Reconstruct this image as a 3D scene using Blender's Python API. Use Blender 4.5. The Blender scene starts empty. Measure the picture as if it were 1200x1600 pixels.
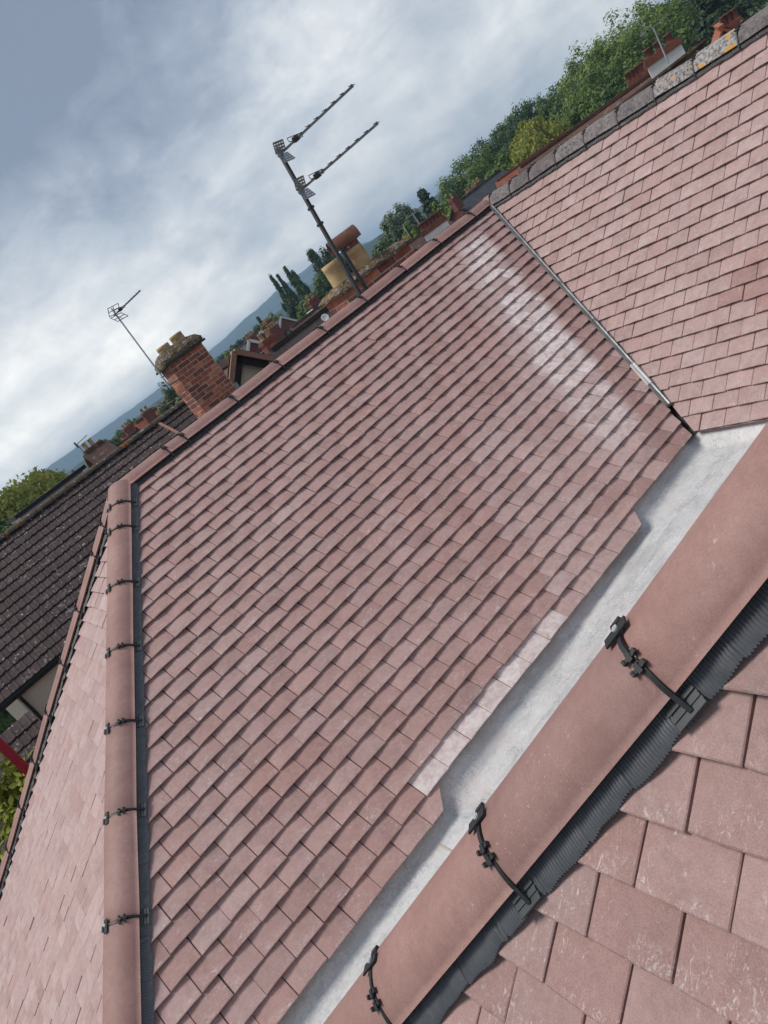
import bpy, bmesh, math, random
from math import sin, cos, tan, pi, radians, sqrt, atan2, hypot
from mathutils import Vector, Matrix
from mathutils import noise as mnoise

random.seed(11)
R = random.Random(5)
C = bpy.context.scene.collection
sc = bpy.context.scene
V = Vector

# ------------------------------------------------------------------ camera
CZ = 8.2                                             # eye height above the ground
CAM = V((0, 0, CZ))
RIGHT = V((0.6514771573624122, -0.5006720907480049, -0.5700043604929812))
DOWN = V((-0.6298271192493259, 0.0619454098514132, -0.7742613034734694))
FWD = V((0.4229601793231678, 0.8634177573714604, -0.27498084108270476))
cam_d = bpy.data.cameras.new('camera')
cam = bpy.data.objects.new('camera', cam_d)
C.objects.link(cam)
cam_d.sensor_fit = 'VERTICAL'
cam_d.sensor_height = 24.0
cam_d.lens = 18.0
cam_d.clip_start = 0.05
cam_d.clip_end = 20000
UP = -DOWN
cam.matrix_world = Matrix(((RIGHT.x, UP.x, -FWD.x, CAM.x), (RIGHT.y, UP.y, -FWD.y, CAM.y), (RIGHT.z, UP.z, -FWD.z, CAM.z), (0, 0, 0, 1)))
sc.camera = cam

# ------------------------------------------------------------------ sky and sun
SUN_EL, SUN_AZ = radians(60), radians(-52)           # azimuth from +Y towards +X
SUN_DIR = V((sin(SUN_AZ) * cos(SUN_EL), cos(SUN_AZ) * cos(SUN_EL), sin(SUN_EL)))
world = bpy.data.worlds.new('World')
sc.world = world
world.use_nodes = True
wt = world.node_tree
wt.nodes.clear()


def N(t, kind, **kw):
    n = t.nodes.new(kind)
    for k, v in kw.items():
        setattr(n, k, v)
    return n


def ramp(t, src, stops, interp='LINEAR'):
    r = N(t, 'ShaderNodeValToRGB')
    r.color_ramp.interpolation = interp
    el = r.color_ramp.elements
    while len(el) > 1:
        el.remove(el[-1])
    el[0].position, el[0].color = stops[0][0], (*stops[0][1], 1) if len(stops[0][1]) == 3 else stops[0][1]
    for p, c in stops[1:]:
        e = el.new(p)
        e.color = (*c, 1) if len(c) == 3 else c
    t.links.new(src, r.inputs[0])
    return r.outputs[0]


def math_n(t, op, a, b=None, c=None, clamp=False):
    m = N(t, 'ShaderNodeMath', operation=op)
    m.use_clamp = clamp
    for i, v in enumerate((a, b, c)):
        if v is None:
            continue
        if isinstance(v, (int, float)):
            m.inputs[i].default_value = v
        else:
            t.links.new(v, m.inputs[i])
    return m.outputs[0]


def mix_c(t, fac, a, b, mode='MIX'):
    m = N(t, 'ShaderNodeMix', data_type='RGBA', blend_type=mode)
    for sock, v in ((m.inputs['Factor'], fac), (m.inputs[6], a), (m.inputs[7], b)):
        if isinstance(v, (int, float)):
            sock.default_value = v
        elif isinstance(v, (tuple, list)):
            sock.default_value = (*v, 1) if len(v) == 3 else v
        else:
            t.links.new(v, sock)
    return m.outputs[2]


def noise_n(t, vec, scale, detail=4, rough=.55, dist=0.0):
    n = N(t, 'ShaderNodeTexNoise')
    n.inputs['Scale'].default_value = scale
    n.inputs['Detail'].default_value = detail
    n.inputs['Roughness'].default_value = rough
    n.inputs['Distortion'].default_value = dist
    if vec is not None:
        t.links.new(vec, n.inputs['Vector'])
    return n.outputs['Fac']


def mapping(t, vec, loc=(0, 0, 0), rot=(0, 0, 0), scale=(1, 1, 1)):
    m = N(t, 'ShaderNodeMapping')
    m.inputs['Location'].default_value = loc
    m.inputs['Rotation'].default_value = rot
    m.inputs['Scale'].default_value = scale
    t.links.new(vec, m.inputs['Vector'])
    return m.outputs[0]


def build_sky():
    t = wt
    tc = N(t, 'ShaderNodeTexCoord').outputs['Generated']
    sky = N(t, 'ShaderNodeTexSky', sky_type='NISHITA')
    sky.sun_disc = False
    sky.sun_elevation = SUN_EL
    sky.sun_rotation = SUN_AZ
    skyc = mix_c(t, 1.0, sky.outputs[0], (.10, .10, .10), 'MULTIPLY')
    sep = N(t, 'ShaderNodeSeparateXYZ')
    t.links.new(tc, sep.inputs[0])
    z = math_n(t, 'MAXIMUM', sep.outputs[2], 0.0)
    den = math_n(t, 'ADD', z, .10)
    # a cloud sheet seen in perspective
    comb = N(t, 'ShaderNodeCombineXYZ')
    t.links.new(math_n(t, 'DIVIDE', sep.outputs[0], den), comb.inputs[0])
    t.links.new(math_n(t, 'DIVIDE', sep.outputs[1], den), comb.inputs[1])
    p = comb.outputs[0]
    big = noise_n(t, mapping(t, p, (17.6, 1.1, 7.6), (0, 0, radians(35)), (.42, .30, 1)), 1.0, 4, .5, .6)
    mid = noise_n(t, mapping(t, p, (9.8, .5, 8.5), (0, 0, radians(35)), (.95, .62, 1)), 1.0, 6, .6, .8)
    # billows sized by angle, so that there are lumps near the horizon too
    ang = noise_n(t, mapping(t, tc, (18.1, 2.2, 11.9), (0, 0, 0), (3.0, 3.0, 4.6)), 1.0, 5, .5, .35)
    puff = noise_n(t, mapping(t, tc, (2.2, 7.7, 4.1), (0, 0, 0), (9.0, 9.0, 15.0)), 1.0, 8, .64, .4)
    s = math_n(t, 'ADD', math_n(t, 'MULTIPLY', big, .24), math_n(t, 'MULTIPLY', mid, .10))
    s = math_n(t, 'ADD', s, math_n(t, 'ADD', math_n(t, 'MULTIPLY', ang, .66), math_n(t, 'MULTIPLY', puff, .32)))
    # low sky is paler than the sheet overhead
    low = math_n(t, 'SUBTRACT', .185, math_n(t, 'MULTIPLY', math_n(t, 'MINIMUM', z, .40), 1.18))
    s = math_n(t, 'ADD', s, low)
    cl = ramp(t, s, [(.46, (.150, .182, .236)), (.56, (.230, .265, .320)), (.65, (.352, .383, .422)), (.73, (.485, .500, .515)), (.82, (.665, .662, .645)), (.93, (.97, .935, .870))])
    cover = math_n(t, 'MULTIPLY', ramp(t, mid, [(.38, (.93, .93, .93)), (.72, (1, 1, 1))]), 1.0)
    col = mix_c(t, cover, skyc, cl)
    bg = N(t, 'ShaderNodeBackground')
    bg.inputs['Strength'].default_value = 1.0
    t.links.new(col, bg.inputs['Color'])
    out = N(t, 'ShaderNodeOutputWorld')
    t.links.new(bg.outputs[0], out.inputs['Surface'])


build_sky()
sun_d = bpy.data.lights.new('sun', 'SUN')
sun_d.energy = 1.5
sun_d.angle = radians(22)
sun_d.color = (1.0, .95, .88)
sun = bpy.data.objects.new('sun', sun_d)
C.objects.link(sun)
sun.rotation_euler = (-SUN_DIR).to_track_quat('-Z', 'Y').to_euler()

sc.view_settings.view_transform = 'Standard'
sc.view_settings.look = 'None'
sc.view_settings.exposure = 0.74
sc.view_settings.gamma = 1.0
sc.render.engine = 'CYCLES'
sc.cycles.max_bounces = 6
sc.cycles.volume_bounces = 1
sc.cycles.use_denoising = True


# ------------------------------------------------------------------ helpers
def ray(px, py):
    return RIGHT * ((px - 600) / 1200) + DOWN * ((py - 800) / 1200) + FWD


def at_d(px, py, d):
    return CAM + ray(px, py) * d


def at_y(px, py, y):
    r = ray(px, py)
    return CAM + r * (y / r.y)


def proj(p):
    q = p - CAM
    z = q.dot(FWD)
    if z < .05:
        return None
    return 600 + 1200 * q.dot(RIGHT) / z, 800 + 1200 * q.dot(DOWN) / z, z


class MB:
    def __init__(s):
        s.v, s.f = [], []

    def add(s, vs, fs):
        o = len(s.v)
        s.v += [tuple(v) for v in vs]
        s.f += [tuple(i + o for i in f) for f in fs]

    def box(s, c, size, m=None):
        x, y, z = size[0] / 2, size[1] / 2, size[2] / 2
        vs = [V((a * x, b * y, d * z)) for d in (-1, 1) for b in (-1, 1) for a in (-1, 1)]
        vs = [(m @ v if m else v) + V(c) for v in vs]
        s.add(vs, [(0, 2, 3, 1), (4, 5, 7, 6), (0, 1, 5, 4), (2, 6, 7, 3), (0, 4, 6, 2), (1, 3, 7, 5)])

    def bar(s, a, b, w, h, up=V((0, 0, 1))):
        a, b = V(a), V(b)
        d = (b - a)
        L = d.length
        d = d / L
        sd = d.cross(up)
        if sd.length < 1e-4:
            sd = d.cross(V((1, 0, 0)))
        sd.normalize()
        u = sd.cross(d)
        m = Matrix((d, sd, u)).transposed()
        s.box((a + b) / 2, (L, w, h), m)

    def tube(s, pts, r, seg=8, caps=True):
        pts = [V(p) for p in pts]
        rs = r if isinstance(r, (list, tuple)) else [r] * len(pts)
        rings = []
        prev = None
        for i, p in enumerate(pts):
            d = (pts[min(i + 1, len(pts) - 1)] - pts[max(i - 1, 0)]).normalized()
            if prev is None:
                a = d.cross(V((0, 0, 1)))
                if a.length < 1e-3:
                    a = d.cross(V((1, 0, 0)))
            else:
                a = prev - d * prev.dot(d)
            a.normalize()
            prev = a
            b = d.cross(a)
            rings.append([p + (a * cos(2 * pi * k / seg) + b * sin(2 * pi * k / seg)) * rs[i] for k in range(seg)])
        vs = [v for rg in rings for v in rg]
        fs = [(i * seg + k, i * seg + (k + 1) % seg, (i + 1) * seg + (k + 1) % seg, (i + 1) * seg + k) for i in range(len(pts) - 1) for k in range(seg)]
        if caps:
            fs += [tuple(range(seg))[::-1], tuple((len(pts) - 1) * seg + k for k in range(seg))]
        s.add(vs, fs)

    def lathe(s, c, prof, seg=24):
        vs, fs = [], []
        for r, z in prof:
            vs += [V((c[0] + r * cos(2 * pi * k / seg), c[1] + r * sin(2 * pi * k / seg), c[2] + z)) for k in range(seg)]
        for i in range(len(prof) - 1):
            for k in range(seg):
                fs.append((i * seg + k, i * seg + (k + 1) % seg, (i + 1) * seg + (k + 1) % seg, (i + 1) * seg + k))
        s.add(vs, fs)

    def grid(s, rows):
        n, m = len(rows), len(rows[0])
        s.add([p for r in rows for p in r], [(i * m + j, i * m + j + 1, (i + 1) * m + j + 1, (i + 1) * m + j) for i in range(n - 1) for j in range(m - 1)])

    def mesh(s, name, mat=None, smooth=False):
        me = bpy.data.meshes.new(name)
        me.from_pydata(s.v, [], s.f)
        if mat:
            me.materials.append(mat)
        if smooth:
            me.polygons.foreach_set('use_smooth', [True] * len(me.polygons))
        me.update()
        return me

    def build(s, name, mat, parent=None, smooth=False):
        return put(name, s.mesh(name, mat, smooth), parent)


def put(name, me, parent=None, m=None):
    o = bpy.data.objects.new(name, me)
    C.objects.link(o)
    if parent:
        o.parent = parent
        o.matrix_parent_inverse = parent.matrix_world.inverted()
    if m is not None:
        o.matrix_world = m
    return o


def tag(o, label=None, cat=None, group=None, kind=None):
    if label:
        o['label'] = label
    if cat:
        o['category'] = cat
    if group:
        o['group'] = group
    if kind:
        o['kind'] = kind
    return o


def empty(name, loc):
    o = bpy.data.objects.new(name, None)
    o.empty_display_size = .3
    C.objects.link(o)
    o.matrix_world = Matrix.Translation(V(loc))
    return o


# ------------------------------------------------------------------ materials
def new_mat(name):
    m = bpy.data.materials.new(name)
    m.use_nodes = True
    t = m.node_tree
    b = t.nodes['Principled BSDF']
    return m, t, b


def pos(t):
    return N(t, 'ShaderNodeNewGeometry').outputs['Position']


def bump(t, b, h, strength=.3, dist=.01):
    n = N(t, 'ShaderNodeBump')
    n.inputs['Strength'].default_value = strength
    n.inputs['Distance'].default_value = dist
    t.links.new(h, n.inputs['Height'])
    t.links.new(n.outputs[0], b.inputs['Normal'])


def simple(name, col, rough=.7, var=.18, scale=8.0, bmp=.15, metal=0.0, spec=.4, bdist=.004):
    m, t, b = new_mat(name)
    p = pos(t)
    n1 = noise_n(t, p, scale, 5, .6)
    n2 = noise_n(t, p, scale * 9, 3, .6)
    f = math_n(t, 'ADD', math_n(t, 'MULTIPLY', n1, .7), math_n(t, 'MULTIPLY', n2, .3))
    lo = tuple(max(0, c * (1 - var * 1.6)) for c in col)
    hi = tuple(min(1, c * (1 + var * 1.6)) for c in col)
    t.links.new(ramp(t, f, [(.3, lo), (.5, col), (.7, hi)]), b.inputs['Base Color'])
    b.inputs['Roughness'].default_value = rough
    b.inputs['Metallic'].default_value = metal
    b.inputs['Specular IOR Level'].default_value = spec
    if bmp:
        bump(t, b, f, bmp, bdist)
    return m


def tile_mat(name, src):
    """clay-coloured concrete roof tile; per-tile tone in (bloom, warmth, value)"""
    m, t, b = new_mat(name)
    if src == 'object':
        tone = N(t, 'ShaderNodeObjectInfo').outputs['Color']
    else:
        a = N(t, 'ShaderNodeAttribute', attribute_name='tone', attribute_type='GEOMETRY')
        tone = a.outputs['Color']
    sp = N(t, 'ShaderNodeSeparateColor')
    t.links.new(tone, sp.inputs[0])
    bloom, warm, val = sp.outputs
    p = pos(t)
    n1 = noise_n(t, p, 7.0, 4, .6, .3)
    n2 = noise_n(t, p, 55, 5, .7)
    grain = noise_n(t, p, 420, 2, .7)
    base = mix_c(t, warm, (.466, .286, .258), (.486, .280, .244))
    base = mix_c(t, 1.0, base, ramp(t, math_n(t, 'ADD', math_n(t, 'MULTIPLY', n1, .5), math_n(t, 'MULTIPLY', n2, .5)), [(.33, (.78, .77, .77)), (.5, (1, 1, 1)), (.68, (1.16, 1.17, 1.19))]), 'MULTIPLY')
    base = mix_c(t, 1.0, base, ramp(t, grain, [(.32, (.80, .80, .80)), (.5, (1, 1, 1)), (.68, (1.2, 1.2, 1.2))]), 'MULTIPLY')
    vv = math_n(t, 'ADD', math_n(t, 'MULTIPLY', val, .7), .65)
    cv = N(t, 'ShaderNodeCombineColor')
    for i in range(3):
        t.links.new(vv, cv.inputs[i])
    base = mix_c(t, 1.0, base, cv.outputs[0], 'MULTIPLY')
    # pale lime bloom, blotchy inside each tile
    blotch = ramp(t, noise_n(t, p, 24, 5, .65, .4), [(.25, (.25, .25, .25)), (.6, (1, 1, 1))])
    # a long lime stain that runs down the main slope beside the valley, fading across tile edges
    sp2 = N(t, 'ShaderNodeSeparateXYZ')
    t.links.new(p, sp2.inputs[0])
    wob = math_n(t, 'MULTIPLY', math_n(t, 'SUBTRACT', noise_n(t, p, 2.2, 4, .6), .5), 1.6)
    vv_ = math_n(t, 'DIVIDE', math_n(t, 'ADD', math_n(t, 'MULTIPLY', math_n(t, 'SUBTRACT', sp2.outputs[1], 3.61518), -.814026), math_n(t, 'MULTIPLY', math_n(t, 'SUBTRACT', sp2.outputs[2], CZ - 1.53268), -.580828)), .1049)
    cc_ = math_n(t, 'DIVIDE', math_n(t, 'ADD', sp2.outputs[0], .13542), .165)
    dd_ = math_n(t, 'SUBTRACT', math_n(t, 'SUBTRACT', 32.73, math_n(t, 'MULTIPLY', math_n(t, 'ADD', vv_, 19.59), .4124)), cc_)
    dd_ = math_n(t, 'DIVIDE', math_n(t, 'ADD', dd_, wob), 10.0)
    across = ramp(t, dd_, [(.12, (0, 0, 0)), (.18, (1, 1, 1)), (.32, (1, 1, 1)), (.40, (.40, .40, .40)), (.58, (0, 0, 0))])
    down = ramp(t, math_n(t, 'DIVIDE', math_n(t, 'ADD', vv_, 21), 30.0), [(.06, (0, 0, 0)), (.12, (.85, .85, .85)), (.55, (1, 1, 1)), (.78, (.75, .75, .75)), (.93, (0, 0, 0))])
    stain = math_n(t, 'MULTIPLY', math_n(t, 'MULTIPLY', across, down), math_n(t, 'ADD', .30, math_n(t, 'MULTIPLY', warm, 1.35)), clamp=True)
    bloom = math_n(t, 'MAXIMUM', bloom, stain)
    base = mix_c(t, math_n(t, 'MULTIPLY', bloom, blotch), base, (.84, .74, .715))
    # scuffs and lime specks
    area = ramp(t, noise_n(t, p, 6.5, 3, .6, .3), [(.47, (0, 0, 0)), (.60, (1, 1, 1))])
    sc1 = ramp(t, noise_n(t, mapping(t, p, (0, 0, 0), (.0, .0, .0), (38, 130, 130)), 1.0, 4, .75, 1.2), [(.575, (0, 0, 0)), (.66, (1, 1, 1))])
    scuff = math_n(t, 'MULTIPLY', math_n(t, 'MULTIPLY', area, sc1), .75)
    base = mix_c(t, scuff, base, (.72, .64, .60))
    # white knocks along the tails
    al = N(t, 'ShaderNodeAttribute', attribute_name='along', attribute_type='GEOMETRY').outputs['Fac']
    tail = ramp(t, al, [(.0, (1, 1, 1)), (.10, (.9, .9, .9)), (.26, (0, 0, 0))])
    where = ramp(t, noise_n(t, mapping(t, p, (3, 1, 2)), 11, 2, .5), [(.52, (0, 0, 0)), (.60, (1, 1, 1))])
    knock = ramp(t, noise_n(t, mapping(t, p, (5, 2, 1), (0, 0, 0), (70, 120, 120)), 1.0, 5, .8, 1.5), [(.50, (0, 0, 0)), (.60, (1, 1, 1))])
    kn = math_n(t, 'MULTIPLY', math_n(t, 'MULTIPLY', tail, where), math_n(t, 'MULTIPLY', knock, .42))
    base = mix_c(t, kn, base, (.80, .74, .70))
    tail2 = ramp(t, al, [(.0, (1, 1, 1)), (.22, (.8, .8, .8)), (.42, (0, 0, 0))])
    kn2 = ramp(t, noise_n(t, mapping(t, p, (1, 7, 3), (0, 0, 0), (22, 46, 46)), 1.0, 5, .7, .9), [(.615, (0, 0, 0)), (.70, (1, 1, 1))])
    base = mix_c(t, math_n(t, 'MULTIPLY', math_n(t, 'MULTIPLY', tail2, kn2), .62), base, (.80, .74, .70))
    spk = ramp(t, noise_n(t, p, 95, 3, .6), [(.74, (0, 0, 0)), (.80, (1, 1, 1))])
    base = mix_c(t, math_n(t, 'MULTIPLY', spk, .6), base, (.66, .58, .55))
    t.links.new(base, b.inputs['Base Color'])
    b.inputs['Roughness'].default_value = .66
    b.inputs['Specular IOR Level'].default_value = .34
    h = math_n(t, 'ADD', math_n(t, 'MULTIPLY', n2, .5), math_n(t, 'MULTIPLY', grain, .35))
    bump(t, b, h, .32, .0035)
    return m


M_TILE = tile_mat('roof_tile', 'object')
M_TILE_S = tile_mat('roof_tile_field', 'attr')
M_DECK = simple('underlay', (.035, .033, .034), .9, .2)


def ridge_mat():
    m, t, b = new_mat('ridge_clay')
    p = pos(t)
    n1 = noise_n(t, p, 5, 4, .6, .3)
    n2 = noise_n(t, p, 38, 5, .65)
    g = noise_n(t, p, 330, 2, .7)
    base = ramp(t, math_n(t, 'ADD', math_n(t, 'MULTIPLY', n1, .6), math_n(t, 'MULTIPLY', n2, .4)), [(.34, (.315, .176, .150)), (.5, (.37, .210, .180)), (.66, (.425, .254, .220))])
    base = mix_c(t, 1.0, base, ramp(t, g, [(.3, (.88, .88, .88)), (.7, (1.12, 1.12, 1.12))]), 'MULTIPLY')
    rn = N(t, 'ShaderNodeObjectInfo').outputs['Random']
    base = mix_c(t, 1.0, base, ramp(t, rn, [(0, (.90, .90, .91)), (.5, (1, 1, 1)), (1, (1.08, 1.06, 1.05))]), 'MULTIPLY')
    area = ramp(t, noise_n(t, p, 5.0, 2, .5), [(.50, (0, 0, 0)), (.62, (1, 1, 1))])
    sc1 = ramp(t, noise_n(t, mapping(t, p, (2, 0, 0), (.5, .2, .75), (30, 190, 190)), 1.0, 3, .7, .8), [(.63, (0, 0, 0)), (.69, (1, 1, 1))])
    base = mix_c(t, math_n(t, 'MULTIPLY', math_n(t, 'MULTIPLY', area, sc1), .6), base, (.72, .62, .57))
    spk = ramp(t, noise_n(t, p, 120, 2, .5), [(.77, (0, 0, 0)), (.82, (1, 1, 1))])
    base = mix_c(t, math_n(t, 'MULTIPLY', spk, .4), base, (.30, .15, .12))
    t.links.new(base, b.inputs['Base Color'])
    b.inputs['Roughness'].default_value = .62
    b.inputs['Specular IOR Level'].default_value = .38
    bump(t, b, math_n(t, 'ADD', math_n(t, 'MULTIPLY', n2, .5), math_n(t, 'MULTIPLY', g, .3)), .25, .003)
    return m


M_RIDGE = ridge_mat()


def old_ridge_mat():
    m, t, b = new_mat('weathered_ridge')
    p = pos(t)
    rnd = N(t, 'ShaderNodeObjectInfo').outputs['Color']
    sp = N(t, 'ShaderNodeSeparateColor')
    t.links.new(rnd, sp.inputs[0])
    lich, gold, dark = sp.outputs
    n1 = noise_n(t, p, 9, 5, .65, .5)
    n2 = noise_n(t, p, 48, 6, .72, .6)
    base = ramp(t, n1, [(.32, (.075, .064, .065)), (.52, (.140, .112, .110)), (.70, (.22, .180, .172))])
    lm = ramp(t, n2, [(.42, (0, 0, 0)), (.56, (1, 1, 1))])
    base = mix_c(t, math_n(t, 'MULTIPLY', lm, lich), base, (.46, .44, .41))
    gm = ramp(t, noise_n(t, p, 13, 3, .5, .4), [(.60, (0, 0, 0)), (.64, (1, 1, 1))])
    base = mix_c(t, math_n(t, 'MULTIPLY', gm, gold), base, (.62, .33, .05))
    t.links.new(base, b.inputs['Base Color'])
    b.inputs['Roughness'].default_value = .9
    bump(t, b, n2, .5, .006)
    return m


M_OLD = old_ridge_mat()
M_BLACK = simple('black_plastic', (.022, .023, .025), .5, .2, 30, .08, spec=.5)
M_ROLL = simple('ridge_roll', (.095, .099, .105), .30, .2, 25, .1, spec=.6)
M_TRAY = simple('grey_tray', (.075, .08, .082), .5, .15, 30, .05)
M_SCREW = simple('screw_metal', (.62, .62, .60), .35, .05, 40, 0, metal=.1)
M_ZINC = simple('zinc_strip', (.28, .29, .295), .42, .22, 14, .1, metal=.55)
M_WHITEST = simple('white_strip', (.62, .62, .60), .5, .1, 10, .05)


def grp_mat():
    m, t, b = new_mat('gutter_grp')
    p = pos(t)
    n1 = noise_n(t, p, 3.2, 5, .6, .4)
    n2 = noise_n(t, p, 26, 6, .7, 1.2)
    n3 = noise_n(t, p, 160, 3, .7)
    f = math_n(t, 'ADD', math_n(t, 'MULTIPLY', n1, .45), math_n(t, 'MULTIPLY', n2, .55))
    base = ramp(t, f, [(.34, (.49, .485, .48)), (.5, (.65, .64, .63)), (.66, (.77, .755, .74))])
    base = mix_c(t, 1.0, base, ramp(t, n3, [(.3, (.86, .86, .86)), (.7, (1.14, 1.14, 1.14))]), 'MULTIPLY')
    # pink tile dust and wrinkled stains
    dust = ramp(t, noise_n(t, p, 5.5, 4, .6, .5), [(.50, (0, 0, 0)), (.68, (1, 1, 1))])
    base = mix_c(t, math_n(t, 'MULTIPLY', dust, .45), base, (.68, .58, .54))
    wr = ramp(t, noise_n(t, mapping(t, p, (0, 0, 0), (0, 0, .4), (30, 17, 24)), 1.0, 5, .7, 2.0), [(.46, (0, 0, 0)), (.49, (1, 1, 1)), (.52, (0, 0, 0))])
    area = ramp(t, noise_n(t, p, 7, 3, .6), [(.50, (0, 0, 0)), (.62, (1, 1, 1))])
    base = mix_c(t, math_n(t, 'MULTIPLY', math_n(t, 'MULTIPLY', wr, area), .75), base, (.20, .20, .205))
    drt = ramp(t, noise_n(t, mapping(t, p, (4, 2, 0), (0, 0, 0), (2.2, 9.0, 9.0)), 1.0, 6, .65, .6), [(.50, (0, 0, 0)), (.66, (1, 1, 1))])
    base = mix_c(t, math_n(t, 'MULTIPLY', drt, .45), base, (.33, .325, .32))
    t.links.new(base, b.inputs['Base Color'])
    b.inputs['Roughness'].default_value = .5
    bump(t, b, math_n(t, 'ADD', n2, math_n(t, 'MULTIPLY', n3, .25)), .3, .006)
    return m


M_GRP = grp_mat()


def brick_mat(name='brick', src='object'):
    m, t, b = new_mat(name)
    rnd = N(t, 'ShaderNodeObjectInfo').outputs['Random']
    p = pos(t)
    n1 = noise_n(t, p, 14, 4, .65)
    base = ramp(t, rnd, [(0, (.20, .075, .056)), (.35, (.38, .115, .070)), (.7, (.49, .160, .090)), (1, (.60, .25, .13))])
    base = mix_c(t, 1.0, base, ramp(t, n1, [(.3, (.6, .6, .6)), (.5, (1, 1, 1)), (.72, (1.35, 1.3, 1.25))]), 'MULTIPLY')
    lm = ramp(t, noise_n(t, p, 9, 5, .7), [(.60, (0, 0, 0)), (.72, (1, 1, 1))])
    base = mix_c(t, math_n(t, 'MULTIPLY', lm, .35), base, (.42, .36, .30))
    t.links.new(base, b.inputs['Base Color'])
    b.inputs['Roughness'].default_value = .85
    bump(t, b, n1, .4, .01)
    return m


M_BRICK = brick_mat()
M_MORTAR = simple('mortar', (.50, .44, .37), .9, .25, 14, .3)
M_POT = None


def lichen_mat(name, base3, spots, s1=20, thr=.58, rough=.9, vor=False, big=3.0):
    """a surface with patches of lichen: spots = [(colour, noise scale, threshold)]"""
    m, t, b = new_mat(name)
    p = pos(t)
    n1 = noise_n(t, p, big, 5, .65, .3)
    n2 = noise_n(t, p, s1, 5, .65)
    f = math_n(t, 'ADD', math_n(t, 'MULTIPLY', n1, .55), math_n(t, 'MULTIPLY', n2, .45))
    lo = tuple(c * .62 for c in base3)
    hi = tuple(min(1, c * 1.4) for c in base3)
    col = ramp(t, f, [(.32, lo), (.5, base3), (.68, hi)])
    for i, (c3, s, th) in enumerate(spots):
        n = noise_n(t, mapping(t, p, (i * 3.7, i * 1.3, 0)), s, 4, .65, .3)
        col = mix_c(t, ramp(t, n, [(th, (0, 0, 0)), (th + .05, (1, 1, 1))]), col, c3)
    t.links.new(col, b.inputs['Base Color'])
    b.inputs['Roughness'].default_value = rough
    b.inputs['Specular IOR Level'].default_value = .25
    bump(t, b, n2, .4, .02)
    return m


M_POT = lichen_mat('buff_pot', (.56, .39, .20), [((.20, .17, .05), 9, .64), ((.62, .48, .30), 5, .62)], 12, rough=.75)
M_TERRA = lichen_mat('terracotta', (.175, .085, .060), [((.42, .40, .36), 26, .63), ((.36, .20, .05), 18, .68)], 20)
M_MOSSCAP = lichen_mat('mossy_flaunching', (.17, .125, .085), [((.30, .17, .035), 15, .56), ((.40, .385, .35), 30, .56), ((.055, .042, .03), 24, .59)], 40)
M_DARKROOF = lichen_mat('dark_concrete_tiles', (.082, .058, .055), [((.52, .50, .48), 11, .635), ((.20, .17, .155), 6, .60)], 9, big=1.4)
M_DARKRIDGE = lichen_mat('mossy_ridge', (.10, .08, .065), [((.42, .42, .40), 7, .62), ((.30, .12, .02), 4, .55), ((.20, .15, .05), 6, .60)], 8)
M_CREAM = simple('cream_render', (.84, .76, .60), .9, .10, 26, .4, bdist=.01)
M_WHITE = simple('white_paint', (.88, .86, .80), .5, .05, 4, .03)
M_SLATE = None


def roof_mat(name, c3, period=.17, spots=(), steep=1.0):
    """far tiled roof: courses by height, fine relief only"""
    m, t, b = new_mat(name)
    p = pos(t)
    sep = N(t, 'ShaderNodeSeparateXYZ')
    t.links.new(p, sep.inputs[0])
    fr = math_n(t, 'FRACT', math_n(t, 'DIVIDE', sep.outputs[2], period))
    n1 = noise_n(t, p, .9, 5, .65)
    n2 = noise_n(t, p, 7.0, 4, .7)
    f = math_n(t, 'ADD', math_n(t, 'MULTIPLY', n1, .5), math_n(t, 'MULTIPLY', n2, .5))
    col = ramp(t, f, [(.33, tuple(c * .6 for c in c3)), (.5, c3), (.67, tuple(min(1, c * 1.45) for c in c3))])
    for i, (s3, s, th) in enumerate(spots):
        n = noise_n(t, mapping(t, p, (i * 2.7, 1, 0)), s, 4, .65)
        col = mix_c(t, ramp(t, n, [(th, (0, 0, 0)), (th + .06, (1, 1, 1))]), col, s3)
    t.links.new(col, b.inputs['Base Color'])
    b.inputs['Roughness'].default_value = .85
    b.inputs['Specular IOR Level'].default_value = .3
    bump(t, b, fr, .9, .035)
    return m


RF_SLATE = roof_mat('far_slate', (.085, .088, .098), .16)
RF_BROWN = roof_mat('far_brown_tile', (.15, .085, .065), .15, [((.26, .20, .14), 3, .6)])
RF_RED = roof_mat('far_red_tile', (.30, .105, .065), .15, [((.20, .10, .07), 2, .58)])
RF_ORANGE = roof_mat('far_orange_tile', (.42, .135, .075), .22)
RF_DARK = roof_mat('far_dark_tile', (.07, .052, .048), .15, [((.25, .22, .20), 4, .66)])
W_BRICK = simple('far_brick_wall', (.23, .085, .06), .9, .25, 5, .2)
W_REND = simple('far_render', (.52, .48, .42), .9, .12, 3, .1)
M_GLASS = simple('window_glass', (.03, .035, .04), .08, .1, 2, 0, spec=.6)
M_ALU = simple('aerial_metal', (.16, .16, .165), .5, .2, 20, .05, metal=.6)
M_ALU_L = simple('aerial_alloy', (.36, .36, .37), .45, .15, 20, .05, metal=.6)
M_POLE = simple('black_pole', (.026, .027, .028), .5, .25, 12, .1)
M_LEAD = simple('lead', (.30, .31, .33), .5, .2, 12, .2, metal=.3)
M_REDP = simple('red_paint', (.42, .02, .035), .45, .15, 9, .1)
M_TIMBER = simple('black_timber', (.02, .019, .019), .7, .2, 9, .2)
M_PINKBRICK = simple('pink_brick', (.36, .20, .14), .9, .25, 22, .3)

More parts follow.
